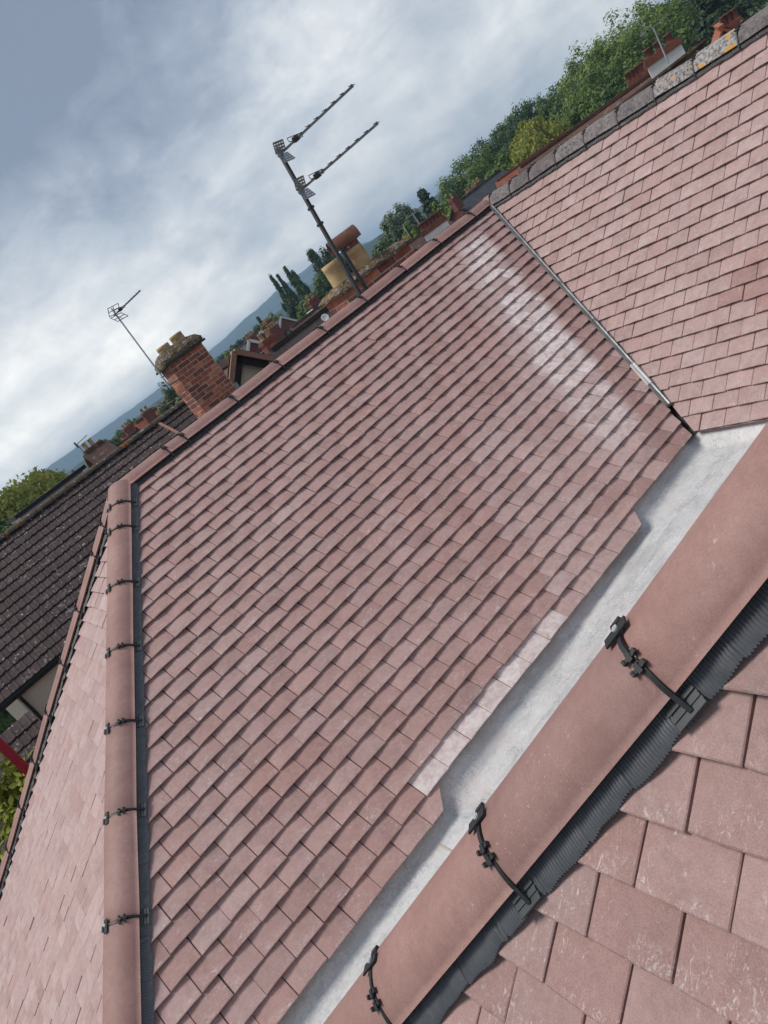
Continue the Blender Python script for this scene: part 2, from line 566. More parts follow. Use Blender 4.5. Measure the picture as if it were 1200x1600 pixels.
# ------------------------------------------------------------------ ground and hills
mb = MB()
S = 9000
mb.add([(-S, -S, 0), (S, -S, 0), (S, S, 0), (-S, S, 0)], [(0, 1, 2, 3)])
M_GRASS = lichen_mat('grass', (.06, .085, .03), [((.09, .10, .04), .2, .55), ((.05, .06, .03), .05, .55)], 3, big=.03)
tag(mb.build('ground', M_GRASS), kind='structure')


def hill(name, dist, prof, depth, seed, mat, rough, label):
    """a long ridge; prof maps azimuth (deg from +Y towards +X) to elevation (deg)"""
    az0, az1 = -35, 125
    n = 640
    rows = []
    for j, (fr, hh) in enumerate([(0, 0), (.12, .22), (.25, .45), (.38, .66), (.5, .82), (.62, .93), (.75, 1.0), (.9, .97), (1.2, .7), (1.7, 0)]):
        row = []
        for i in range(n + 1):
            az = az0 + (az1 - az0) * i / n
            e = prof[0][1]
            for (a0, e0), (a1, e1) in zip(prof, prof[1:]):
                if a0 <= az <= a1:
                    k = (az - a0) / (a1 - a0)
                    k = k * k * (3 - 2 * k)
                    e = e0 + (e1 - e0) * k
            if az > prof[-1][0]:
                e = prof[-1][1]
            top = CZ + dist * tan(radians(e))
            r = dist + (fr - .75) * depth
            z = top * hh
            q = V((i * .11, j * 1.7, seed))
            z += (mnoise.noise(q * 3) * .6 + mnoise.noise(q * 9) * .5) * rough * (hh if hh < .9 else 1)
            row.append((r * sin(radians(az)), r * cos(radians(az)), max(z, -3) if 0 < j < 9 else -3))
        rows.append(row)
    h = MB()
    h.grid(rows)
    o = h.build(name, mat, None, True)
    tag(o, label, None, None, 'structure')
    return o


M_HILL = lichen_mat('far_woodland', (.034, .054, .036), [((.075, .098, .062), .012, .56), ((.028, .045, .022), .03, .52)], .05, big=.006)
hill('hills', 2600, [(-35, .8), (0, .35), (6, .55), (8.2, 1.05), (13, .96), (17, .90), (23, .94), (27, 1.30), (29.5, 1.52), (32.5, 1.56), (35, .95), (37.2, .38), (45, .3), (70, .6), (125, .7)], 900, 3.3, M_HILL, 3.2, 'long wooded hills on the horizon')
hill('hill', 900, [(-35, .2), (6, -.05), (14, .05), (17, .28), (20, .34), (26, .30), (34, .55), (40, .3), (60, .9), (125, .8)], 380, 8.1, M_HILL, 1.6, 'low wooded rise behind the town')

# ------------------------------------------------------------------ the tiled house
TW, TG, TT, TL = .165, .1049, .0138, .212           # tile width, gauge, thickness, length
TK = (TT + .0032) / TG                               # each tile leans on the one below
house = empty('tiled_house', (2.0, 3.0, 0))
tag(house, 'house with new pinkish brown plain tiled hipped roofs around a grey valley gutter', 'house')


def tile_variant(k):
    rr = random.Random(100 + k)
    w = TW - .0034
    xs = [-w / 2, -w / 2 + .0022, -w / 5, w / 5, w / 2 - .0022, w / 2]
    ys = [0, .0032, TG * 1.02, TL]
    tail = [rr.uniform(-.0009, .0009) for _ in xs]
    cam_ = rr.uniform(.0026, .0046)
    tw = rr.uniform(-.0012, .0012)
    vs, fs = [], []
    for j, y in enumerate(ys):
        for i, x in enumerate(xs):
            z = -TK * y - cam_ * (2 * x / w) ** 2 + tw * (2 * x / w) * (1 - y / TL)
            if j == 0:
                z -= .0024
            if i in (0, 5):
                z -= .0016
            vs.append((x, y + (tail[i] if j < 2 else 0), z))
    n = len(xs)
    for j in range(3):
        for i in range(n - 1):
            fs.append((j * n + i, j * n + i + 1, (j + 1) * n + i + 1, (j + 1) * n + i))
    o = len(vs)                                      # tail face and sides
    for i in range(n):
        vs.append((xs[i], tail[i] + .0065, vs[i][2] - TT + .002))
    for i in range(n - 1):
        fs.append((o + i, o + i + 1, i + 1, i))
    o2 = len(vs)
    for i in (0, n - 1):
        for j in range(1, 4):
            q = vs[j * n + i]
            vs.append((q[0], q[1], q[2] - TT))
    a = [o, o2, o2 + 1, o2 + 2]
    b = [o + n - 1, o2 + 3, o2 + 4, o2 + 5]
    for j in range(3):
        fs.append((j * n, (j + 1) * n, a[j + 1], a[j]))
        fs.append(((j + 1) * n + n - 1, j * n + n - 1, b[j], b[j + 1]))
    along = [v[1] / TL for v in vs]
    return vs, fs, along


VARS = [tile_variant(k) for k in range(8)]
VMESH = []
for vs, fs, al in VARS:
    q = MB()
    q.add(vs, fs)
    me = q.mesh('tile', M_TILE)
    me.attributes.new('along', 'FLOAT', 'POINT').data.foreach_set('value', al)
    VMESH.append(me)


class Slope:
    def __init__(s, O, u, up):
        s.O, s.u, s.up = V(O), V(u).normalized(), V(up).normalized()
        s.n = s.u.cross(s.up).normalized()
        s.m = Matrix((s.u, s.up, s.n)).transposed()

    def pt(s, X, S, h=0.0):
        return s.O + s.u * X - s.up * S + s.n * h

    def inv(s, p):
        q = p - s.O
        return q.dot(s.u), -q.dot(s.up), q.dot(s.n)


def line2(p, q, keep):
    """half-plane through two (X, S) points keeping the side of a third"""
    a, b = q[1] - p[1], p[0] - q[0]
    l = hypot(a, b)
    a, b = a / l, b / l
    c = -(a * p[0] + b * p[1])
    if a * keep[0] + b * keep[1] + c < 0:
        a, b, c = -a, -b, -c
    return a, b, c


def lay_tiles(slope, parent, rows, clips, tone, seed, lift=None, keep=300, extra_clip=None, under=()):
    rr = random.Random(seed)
    todo = []
    for (ri, S0, joint, x0, x1) in rows:
        k0 = math.floor((x0 - joint) / TW) - 1
        k1 = math.ceil((x1 - joint) / TW) + 1
        for k in range(k0, k1):
            X0 = joint + (k + .5) * TW
            if X0 + TW / 2 < x0 + .004 or X0 - TW / 2 > x1 - .004:
                continue
            cs = list(clips)
            if X0 - TW / 2 < x0 - .004:
                cs.append((1, 0, -x0))
            if X0 + TW / 2 > x1 + .004:
                cs.append((-1, 0, x1))
            if extra_clip and (ri in extra_clip):
                cs += extra_clip[ri]
            corners = [(X0 + a * TW / 2, S0 - b * TL) for a in (-1, 1) for b in (0, 1)]
            cut = []
            out = False
            for a, b, c in cs:
                d = [a * X + b * S_ + c for X, S_ in corners]
                if max(d) < .012:
                    out = True
                    break
                if min(d) < -.001:
                    cut.append((a, b, c))
            if out:
                continue
            vi = rr.randrange(len(VARS))
            rot = rr.gauss(0, .005)
            dx, dy, dz = rr.gauss(0, .0008), rr.gauss(0, .0019), abs(rr.gauss(0, .0011))
            tilt = rr.gauss(0, .006)
            roll = rr.gauss(0, .004)
            if rr.random() < .05:
                dz += .0035
            L = lift(X0, S0) if lift else (0, 0)
            m = slope.m.to_4x4() @ Matrix.Rotation(rot, 4, 'Z') @ Matrix.Rotation(tilt - 0.0, 4, 'X') @ Matrix.Rotation(roll + L[1], 4, 'Y')
            m.translation = slope.pt(X0 + dx, S0 + dy, dz + L[0])
            t3 = tone(X0, S0, rr)
            mid = slope.pt(X0, S0 - TG / 2)
            pr = proj(mid)
            vis = 0
            if pr and -40 < pr[0] < 1240 and -40 < pr[1] < 1640:
                vis = 1 / (pr[2] ** 2) * max(.02, -(mid - CAM).normalized().dot(slope.n))
            todo.append((vis, vi, m, t3, cut, X0, S0))
    todo.sort(key=lambda q: -q[0])
    st = MB()
    tones = []
    als = []
    for i, (vis, vi, m, t3, cut, X0, S0) in enumerate(todo):
        if cut:
            bm = bmesh.new()
            lay = bm.verts.layers.float.new('along')
            bv = []
            for v in VARS[vi][0]:
                w_ = bm.verts.new(v)
                w_[lay] = v[1] / TL
                bv.append(w_)
            for f in VARS[vi][1]:
                bm.faces.new([bv[k] for k in f])
            for a, b, c in cut:
                no = V((a, -b, 0))
                co = no * (-(a * X0 + b * S0 + c))
                r = bmesh.ops.bisect_plane(bm, geom=bm.verts[:] + bm.edges[:] + bm.faces[:], plane_co=co, plane_no=no, clear_inner=True)
                ed = [e for e in r['geom_cut'] if isinstance(e, bmesh.types.BMEdge)]
                if ed:
                    ex = bmesh.ops.extrude_edge_only(bm, edges=ed)
                    for v in ex['geom']:
                        if isinstance(v, bmesh.types.BMVert):
                            v.co.z -= TT
            if not bm.faces:
                bm.free()
                continue
        if i < keep and vis > 0:
            if cut:
                me = bpy.data.meshes.new('tile')
                bm.to_mesh(me)
                me.materials.append(M_TILE)
            else:
                me = VMESH[vi]
            o = put('tile', me, parent, m)
            o.color = (*t3, 1)
        else:
            if cut:
                bm.verts.index_update()
                vs = [v.co.copy() for v in bm.verts]
                fs = [[v.index for v in f.verts] for f in bm.faces]
            else:
                vs, fs, _ = VARS[vi]
            als += [v[1] / TL for v in vs]
            st.add([m @ V(v) for v in vs], fs)
            tones += [(*t3, 1.0)] * len(vs)
        if cut:
            bm.free()
    if st.v:
        me = st.mesh('tile_field', M_TILE_S)
        at = me.attributes.new('tone', 'FLOAT_COLOR', 'POINT')
        at.data.foreach_set('color', [c for t in tones for c in t])
        me.attributes.new('along', 'FLOAT', 'POINT').data.foreach_set('value', als)
        o = put('tile_field', me, parent)
        o['kind'] = 'stuff'
    return len(todo)


def deck(name, pts, mat=M_DECK, parent=house, th=.03):
    q = MB()
    n = (pts[1] - pts[0]).cross(pts[2] - pts[0]).normalized()
    if n.z < 0:
        n = -n
    k = len(pts)
    q.add(list(pts) + [p - n * th for p in pts], [tuple(range(k)), tuple(range(2 * k - 1, k - 1, -1))] + [(i, (i + 1) % k, k + (i + 1) % k, k + i) for i in range(k)])
    return q.build(name, mat, parent)


# main slope: u along the ridge, S down the slope; (0, 0) is one tile corner
T0 = V((-0.13542, 3.61518, CZ - 1.53268))
SM = Slope(T0, (1, 0, 0), (0, 0.814026, 0.580828))
cM = lambda c, v: (c * TW, v * TG)
hip_c = lambda v: 8.18 - .4364 * (v + 19.53) - 1.03  # hip axis on the main slope
AP = SM.pt(*cM(hip_c(-20.9), -20.9))                 # where ridge and hips meet
HD = (SM.pt(*cM(hip_c(0), 0)) - SM.pt(*cM(hip_c(-1), -1))).normalized()
val_c = lambda v: 32.73 - .4124 * (v + 19.59)        # valley line on the main slope
VB = SM.pt(*cM(val_c(-20.9), -20.9))
VE = SM.pt(*cM(val_c(7.06), 7.06))
VD = (VE - VB).normalized()
UPL = V((HD.x, 0, HD.z)).normalized() * -1
SL = Slope(AP, (0, -1, 0), UPL)                      # hip end, faces -X
UPR = V((VD.x, 0, VD.z)).normalized() * -1
SR = Slope(VE, (0, -1, 0), UPR)                      # wing beyond the valley, faces -X
BD = V((-1, .80, -.846)).normalized()                # rear hip
PN = radians(38.466)
SN = Slope((.62669, .77425, CZ - .78348), (0, -1, 0), (cos(PN), 0, sin(PN)))   # near slope, faces -X

deckM = deck('roof_slope', [SM.pt(*cM(c, v), -.045) for c, v in ((hip_c(-20.8) + .1, -20.8), (val_c(-20.8), -20.8), (val_c(5.9), 5.9), (16, 6.2), (5.5, 7.0), (-4.2, 8.0), (hip_c(12) + .1, 12))])
deckR = deck('roof_slope', [SR.pt(X, S, -.045) for X, S in ((SR.inv(VB)[0], SR.inv(VB)[1]), (4.6, SR.inv(VB)[1]), (4.6, -.03), (.02, -.03))])
LH = lambda s: AP + HD * s
LB = lambda s: AP + BD * s
deckL = deck('roof_slope', [p - SL.n * .045 for p in (AP, LH(5.9), LB(5.75))])

rM = []
for v in range(-20, 12):
    x1 = val_c(v - 2) * TW
    if v == 8:
        x1 = 17.5 * TW
    if v == 9:
        x1 = 6.0 * TW
    if v > 9:
        x1 = -3.6 * TW
    rM.append((v, v * TG, (0 if v % 2 else .5) * TW, (hip_c(v) + .15) * TW, x1))
clipM = [line2(cM(hip_c(-20) + .35, -20), cM(hip_c(9) + .35, 9), cM(20, 0)),
         line2(cM(val_c(-20) - .10, -20), cM(val_c(7) - .10, 7), cM(0, 0)), (0, 1, 20.75 * TG)]
exM = {9: [line2(cM(5.46, 9.0), cM(5.97, 8.1), cM(0, 0))], 8: [line2(cM(16.92, 8.0), cM(17.46, 7.1), cM(0, 0))]}


def tone_main(X, S, rr):
    c, v = X / TW, S / TG
    d = val_c(v) - c
    bl = max(0, rr.gauss(.07, .045))
    val = min(1, max(0, rr.gauss(.36, .055)))
    warm = min(1, max(0, rr.gauss(.42, .20)))
    if d < 1.9 and v > -15 and rr.random() < .8:
        val, bl = rr.uniform(.16, .36), .03
    elif 1.5 < d < 6.5 and v > 5 and rr.random() < .35:
        val, bl = rr.uniform(.18, .34), .03
    elif v > 6.5 and 5.5 < c < 13:
        bl = max(0, rr.gauss(.82, .10)) if v > 7.5 else bl
    elif d < 9 and v > -4:
        bl += .12
    return bl, warm, val


def tone_wing(X, S, rr):
    bl = max(0, rr.gauss(.19, .04))
    val = min(1, max(0, rr.gauss(.27, .045)))
    warm = min(1, max(0, rr.gauss(.25, .13)))
    r = -S / TG
    c = X / TW
    for c_, r_, k in ((1.75, 9.4, .36), (1.4, 8.4, .14), (2.39, 8.4, .22), (.93, 7.3, .18), (1.95, 7.3, .10), (2.6, 7.3, .2), (2.6, 6.4, .28)):
        if abs(c - c_) < .5 and abs(r + .5 - r_) < .55:
            bl, val, warm = .02, k, .8
    return bl, warm, val


def tone_end(X, S, rr):
    return max(0, rr.gauss(.24, .06)), min(1, max(0, rr.gauss(.42, .12))), min(1, max(0, rr.gauss(.42, .05)))


def tone_near(X, S, rr):
    return max(0, rr.gauss(.06, .04)), min(1, max(0, rr.gauss(.50, .16))), min(1, max(0, rr.gauss(.13, .05)))


def lift_main(X, S):
    d = (val_c(S / TG) * TW - X)                     # metres from the valley: the courses sweep up into it
    k = max(0, 1 - d / .75)
    return (.018 * k * k, -.05 * k)


def lift_wing(X, S):
    return (0, 0)


lay_tiles(SM, deckM, rM, clipM, tone_main, 1, None, 300, exM)
# doubled tiles under the eaves
und = [(20 + k, (v - .06) * TG, .5 * TW if v % 2 else 0, a * TW, b * TW) for k, (v, a, b) in enumerate(((7, 17.0, val_c(7)), (8, 5.6, 16.9), (9, -3.6, 5.4)))]


def lift_under(X, S):
    return (-TT - .001, 0)


lay_tiles(SM, deckM, und, [clipM[1]], lambda X, S, rr: (.0, .3, .25), 2, lift_under, 0)

rR = []
for j in range(0, 25):
    rR.append((j, -(j + .18) * TG, (.18 if j % 2 == 0 else .68) * TW, -17 * TW, 4.6))
pv0, pv1 = SR.inv(VB), SR.inv(VE)
clipR = [line2((pv0[0] + .016, pv0[1]), (pv1[0] + .016, pv1[1]), (3, -1)), (0, 1, -pv0[1] - .02)]
lay_tiles(SR, deckR, rR, clipR, tone_wing, 3, None, 300)
lay_tiles(SR, deckR, [(0, -.12 * TG, .68 * TW, .02, 4.6)], [clipR[0]], lambda X, S, rr: (.05, .3, .25), 4, lift_under, 0)

rL = []
for k in range(2, 44):
    rL.append((k, k * TG, (.2 if k % 2 else .7) * TW, -6, 6))
pl = [SL.inv(p) for p in (AP, LH(4), LB(4))]
clipL = [line2((pl[0][0] - .07, pl[0][1]), (pl[1][0] - .07, pl[1][1]), (0, 2)), line2((pl[0][0] + .10, pl[0][1]), (pl[2][0] + .10, pl[2][1]), (0, 2)), (0, 1, -.05)]
lay_tiles(SL, deckL, rL, clipL, tone_end, 5, None, 300)

# near roof: hip axis from the measured edge of the hip tiles
E0 = V((.736, .670, CZ - .697))
E1 = V((.046, 1.350, CZ - 1.245))
ND = (E1 - E0)
ND = V((-.69, .685, ND.z)).normalized()
ein = SN.n.cross(ND)
if ein.y < 0:
    ein = -ein
NA = E0 + ein * .104                                 # a point on the near hip axis
NA = NA - SN.n * (NA - SN.O).dot(SN.n)
NTOP = NA - ND * 1.15
NBOT = NA + ND * 2.35
nb = SN.inv(NBOT)
nt = SN.inv(NTOP)
rN = []
for k in range(-14, 19):
    rN.append((k, k * TG, (.0 if k % 2 == 0 else .5) * TW, -3.0, 1.9))
clipN = [line2((nt[0] + .075, nt[1]), (nb[0] + .075, nb[1]), (2, 1)), (0, 1, -nt[1])]
deckN = deck('roof_slope', [SN.pt(nt[0], nt[1], -.045), SN.pt(nb[0], nb[1], -.045), SN.pt(1.9, nb[1], -.045), SN.pt(1.9, nt[1], -.045)])
lay_tiles(SN, deckN, rN, clipN, tone_near, 6, None, 300)


# ---- ridge and hip tiles, rolls, clips
class Arch:
    """frame of a run of ridge or hip tiles: axis, up, and the side that shows the roll"""

    def __init__(s, p0, d, n1, n2, ref, hw=.105, rise=.062, edge=.032):
        s.p0, s.d = V(p0), V(d).normalized()
        up = (V(n1) + V(n2))
        s.up = (up - s.d * up.dot(s.d)).normalized()
        s.side = s.d.cross(s.up).normalized()
        if s.side.dot(V(ref)) < 0:
            s.side = -s.side
        s.hw, s.rise = hw, rise
        s.R = (hw * hw + rise * rise) / (2 * rise)
        na = V(n1) if V(n1).dot(s.side) > 0 else V(n2)
        na = na - s.d * na.dot(s.d)
        s.slope = na.dot(s.side) / na.dot(s.up)       # fall of the shown slope per metre sideways
        s.base = -hw * s.slope + edge

    def z(s, x):
        return s.base + sqrt(max(0, s.R ** 2 - x * x)) - s.R + s.rise

    def pt(s, t, x, h=0.0):
        """on the outer face: t along, x sideways, h out from the face"""
        nx = V((x / s.R, sqrt(max(0, 1 - (x / s.R) ** 2)), 0))
        return s.p0 + s.d * t + s.side * (x + nx.x * h) + s.up * (s.z(x) + nx.y * h)

    def nrm(s, x):
        return (s.side * (x / s.R) + s.up * sqrt(max(0, 1 - (x / s.R) ** 2))).normalized()

    def tile(s, a, b, mat, th=.013, name='ridge_tile', seg=18, sag=0.0, tip=0.0, scale=1.0):
        q = MB()
        xs = [s.hw * sin(pi / 2 * k / (seg / 2)) if False else s.hw * (-1 + 2 * k / seg) for k in range(seg + 1)]
        L = b - a
        ts = [a, a + .004, a + L * .25, a + L * .5, a + L * .75, b - .004, b]
        rows = []
        for t in ts:
            e = -.003 if t in (a, b) else 0
            k = (t - a) / L
            dz = -sag * sin(pi * k) + tip * (k - .5)
            rows.append([s.pt(t, x * scale if False else x, e) + s.up * dz for x in xs])
        q.grid(rows)
        inn = []
        for t in (a, b):
            k = (t - a) / L
            inn.append([s.pt(t, x, -th) + s.up * (tip * (k - .5)) for x in xs])
        o = len(q.v)
        n = len(xs)
        q.v += [tuple(p) for r in inn for p in r]
        last = (len(ts) - 1) * n
        for i in range(n - 1):
            q.f.append((i, o + i, o + i + 1, i + 1))
            q.f.append((last + i, last + i + 1, o + n + i + 1, o + n + i))
            q.f.append((o + i, o + n + i, o + n + i + 1, o + i + 1))
        for i in (0, n - 1):
            col = [j * n + i for j in range(len(ts))]
            q.f.append(tuple(col + [o + n + i, o + i]))
        ob = q.build(name, mat, house, True)
        sm = ob.data.polygons
        for i, p in enumerate(sm):
            p.use_smooth = i < (len(ts) - 1) * (n - 1)
        return ob

    def roll(s, a, b, x0, x1, pitch=.0075, amp=.0028, step=.14, sgn=1, name='ridge_roll', mat=None):
        """ribbed flexible strip dressed down on to the tiles"""
        q = MB()
        n = int((b - a) / pitch * 4)
        rows = []
        rr = random.Random(int(a * 100) + 7)
        ph = [rr.uniform(-.3, .3) for _ in range(200)]
        for i in range(n + 1):
            t = a + (b - a) * i / n
            w = sin(2 * pi * t / pitch)
            w = (1 if w > 0 else -1) * abs(w) ** .6
            k = int((t - a) / step)
            fr = ((t - a) / step + ph[k % 200] * .3) % 1.0
            bulge = .005 * max(0, 1 - fr * 3.2) + .0012 * sin(t * 37) + .001 * sin(t * 91)
            row = []
            for j, f in enumerate((0, .3, .62, .9, 1.0)):
                x = x0 + (x1 - x0) * f + (.0016 * sin(t * 23) + .0012 * sin(t * 61) if f > .5 else 0)
                h = .005 + .017 * (1 - f) ** 1.5 + bulge * (.25 + .75 * f) + amp * w * (1 if f < .95 else .55) - (.004 if f == 1 else 0)
                row.append(s.p0 + s.d * t + s.side * x * sgn + s.up * (-x * s.slope + h))
            rows.append(row)
        q.grid(rows)
        return q.build(name, mat or M_BLACK, house, True)

    def clip(s, t, px=-.022, crosses=(.046, .066), end=.106, tray=True, detail=True):
        """black union clip: strap over the joint, screwed plate, two cross pieces, hooked end"""
        q = MB()
        xs = [px - .030 + (end - px + .030) * k / 22 for k in range(23)]
        xs = [x for x in xs if abs(x) <= s.hw * .999] + [s.hw * .999]
        rows = []
        for x in xs:
            wv = .0035 * sin(x * 60)
            rows.append([s.pt(t + wv - .0048, x, .0005), s.pt(t + wv - .0042, x, .0034), s.pt(t + wv + .0042, x, .0034), s.pt(t + wv + .0048, x, .0005)])
        q.grid(rows)
        xe = s.hw
        pe = s.pt(t, xe, .003)
        q.bar(pe - s.nrm(xe) * .002, s.p0 + s.d * t + s.side * (end + .020) + s.up * (-(end + .020) * s.slope + .016), .0085, .0034, s.up)

        def block(x, sx, sy, sz, dt=0.0, h=.006):
            n = s.nrm(x)
            sd = s.d.cross(n).normalized()
            m = Matrix((s.d, sd, n)).transposed()
            q.box(s.pt(t + dt, x, h + sz / 2), (sx, sy, sz), m)
        if detail:
            for x in crosses:
                block(x, .032, .0070, .0045, 0, .003)
                block(x, .009, .017, .0065, 0, .003)
                block(x, .0055, .0085, .0085, .0135, .002)
                block(x, .0055, .0085, .0085, -.0135, .002)
        o = q.build('ridge_clip', M_BLACK, house)
        pq = MB()
        n = s.nrm(px)
        sd = s.d.cross(n).normalized()
        m = Matrix((s.d, sd, n)).transposed()
        pq.box(s.pt(t, px, .0065), (.056, .024, .004), m)
        pq.box(s.pt(t, px - .030, .005), (.024, .012, .007), m)
        pq.build('clip_plate', M_BLACK, o)
        if detail:
            sq = MB()
            c = s.pt(t - .004, px - .003, .0085)
            sq.tube([c, c + n * .0035], .0065, 12)
            sq.tube([c + n * .0035, c + n * .005], .0035, 8)
            sq.build('screw', M_SCREW, o)
        if tray:
            tq = MB()
            nn = (s.up + s.side * s.slope).normalized()
            sl = s.d.cross(nn).normalized()
            m2 = Matrix((s.d, sl, nn)).transposed()
            for k in range(3):
                x = end - .002 + k * .0115
                tq.box(s.p0 + s.d * (t + .004) + s.side * x + s.up * (-x * s.slope + .0155 - k * .0015), (.064, .0085, .004), m2)
            x = end + .008
            tq.box(s.p0 + s.d * (t + .004) + s.side * x + s.up * (-x * s.slope + .0115), (.064, .036, .004), m2)
            tq.build('clip_tray', M_TRAY, o)
        return o


nM, nL, nR, nN = SM.n, SL.n, SR.n, SN.n
nMb = V((0, -nM.y, nM.z))
nLb = HD.cross(V((0, 1, 0)))
nB = BD.cross(V((1, 0, 0))).normalized()
nB = nB if nB.z > 0 else -nB
# front hip of the main roof
HIP = Arch(AP, HD, nM, nL, (1, -1, 0))
FRONT_J = [0.24, .47, .94, 1.41, 1.885, 2.36, 2.835, 3.31, 3.785, 4.26]
js = [.015] + FRONT_J + [4.75]
for a, b in zip(js, js[1:]):
    HIP.tile(a + .004, b - .004, M_RIDGE, name='hip_tile', tip=R.uniform(-.007, .007))
for t in FRONT_J:
    HIP.clip(t)
HIP.roll(.05, 4.7, .070, .130, pitch=.0105, step=.16, name='hip_roll', mat=M_ROLL)
# rear hip
HB = Arch(AP, BD, nL, nB, (-1, -1, 0))
BJ = [.28, .52, .98, 1.45, 1.92, 2.39, 2.86, 3.33, 3.80, 4.27, 4.74, 5.21]
js = [.10] + BJ + [5.7]
for a, b in zip(js, js[1:]):
    HB.tile(a + .003, b - .003, M_RIDGE, name='hip_tile', tip=R.uniform(-.008, .008))
for t in BJ:
    HB.clip(t, px=.03, crosses=(.062, .08))
HB.roll(.1, 5.7, .070, .130, pitch=.012, step=.16, name='hip_roll')
# main ridge
RX0 = AP.x
RID = Arch(AP, (1, 0, 0), nM, nMb, (0, -1, 0))
RJ = [x - RX0 for x in (1.542, 1.698, 2.171, 2.634, 3.124, 3.592, 4.088, 4.553, 5.046)]
js = [.02] + RJ + [5.31 - RX0]
for a, b in zip(js, js[1:]):
    RID.tile(a + .004, b - .004, M_RIDGE, tip=R.uniform(-.007, .007))
for t in RJ:
    RID.clip(t, tray=False)
RID.roll(.05, 5.30 - RX0, .070, .114, pitch=.011, step=.165)
# ridge of the wing: older weathered tiles
VBt = VB.copy()
nRb = V((-nR.x, 0, nR.z))
RW = Arch(VBt + V((.03, 0, .025)), (0, -1, 0), nR, nRb, (-1, 0, 0), hw=.122, rise=.086, edge=.030)
Y0 = VBt.y
WJ = [Y0 - y for y in (5.30, 5.027, 4.778, 4.455, 4.138, 3.805, 3.473, 3.149, 2.827, 2.50, 2.17, 1.85, 1.52, 1.2, .87, .54, .21)]
lich = [(.0, 0, 0), (.35, 0, 0), (.12, 0, 0), (.10, 0, 0), (.45, 0, 0), (.40, 0, 0), (.28, 0, 0), (.85, 1, 0), (1.0, 1, 0), (.25, 0, 0)] + [(.4, .3, 0)] * 8
js = [-.03] + WJ
for i, (a, b) in enumerate(zip(js, js[1:])):
    o = RW.tile(a + .003, b - .003, M_RIDGE if i == 0 else M_OLD, tip=R.uniform(-.012, .012), sag=R.uniform(-.004, .004))
    o.color = (*lich[i], 1)
    if i:
        o['label'] = 'weathered grey ridge tile with lichen'
for i, t in enumerate(WJ[:-1]):
    if i > 0 or True:
        RW.clip(t, tray=False, end=.112)
RW.roll(.05, WJ[-1], .075, .128, pitch=.012, step=.165)
# near hip
nNp = V((0, sin(PN), cos(PN)))
NH = Arch(NTOP, ND, nN, nNp, (-1, -1, 0), hw=.108, rise=.068, edge=.034)
t1 = (V((.605, .78, CZ - .801)) - NTOP).dot(ND)
NJ = [t1 - .94, t1 - .47, t1, t1 + .47, t1 + .94, t1 + 1.41]
js = [0] + [t for t in NJ if t > .05] + [t1 + 1.88]
for a, b in zip(js, js[1:]):
    NH.tile(a + .0035, b - .0035, M_RIDGE, name='hip_tile', seg=28, tip=R.uniform(-.006, .006))
for t in [t for t in NJ if t > .05]:
    NH.clip(t, px=-.006, crosses=(.052, .071), end=.108)
NH.roll(0, t1 + 1.9, .078, .127, pitch=.0068, amp=.0034, step=.137, name='hip_roll', mat=M_ROLL)

# ---- valley strip between the main slope and the wing
vup = (nM + nR).normalized()
vs_ = VD.cross(vup).normalized()
VL = (VE - VB).length


def strip(a, b, mat, name, wide=.019, h=.020):
    q = MB()
    prof = [(-wide, -.012), (-wide, .004), (-wide * .55, h * .75), (-.003, h * .62), (0, h * .45), (.003, h * .62), (wide * .55, h), (wide, .006), (wide, -.012)]
    rows = []
    k = max(2, int((b - a) / .25))
    for i in range(k + 1):
        t = a + (b - a) * i / k
        rows.append([VB + VD * t + vs_ * x + vup * (z + .012 + .002 * sin(t * 9)) for x, z in prof])
    q.grid(rows)
    q.f.append(tuple(range(len(prof))))
    q.f.append(tuple(range(len(q.v) - len(prof), len(q.v)))[::-1])
    return q.build(name, mat, house)


strip(.06, 2.745, M_ZINC, 'valley_strip')
strip(2.75, 2.985, M_WHITEST, 'valley_strip', .0205, .022)
strip(2.99, 3.21, M_ZINC, 'valley_strip')
for t in (1.62, 2.19):
    q = MB()
    c = VB + VD * t + vup * .036 - vs_ * .006
    q.tube([c, c + vup * .012], .006, 8)
    q.tube([c + V((.02, .01, -.01)), c + V((-.012, -.01, .004))], .0035, 6)
    q.build('strip_fixing', M_ALU_L, house)
q = MB()
q.grid([[VB + VD * t + vs_ * x + vup * z for x, z in ((-.09, -.0), (-.03, -.035), (0, -.045), (.03, -.035), (.09, -.0))] for t in (0, VL * .5, VL - .03)])
q.build('valley_lining', M_TIMBER, house)

# ---- grey valley gutter between the main eaves and the near hip
fold = [(4.3, 7.55), (3.449, 7.89), (2.265, 8.38), (1.619, 8.80), (.898, 9.30), (.115, 9.62), (-.5, 9.95), (-1.6, 10.6)]


def fold_v(x):
    for (xa, va), (xb, vb) in zip(fold, fold[1:]):
        if xb <= x <= xa:
            return va + (vb - va) * (xa - x) / (xa - xb)
    return fold[0][1] if x > fold[0][0] else fold[-1][1]


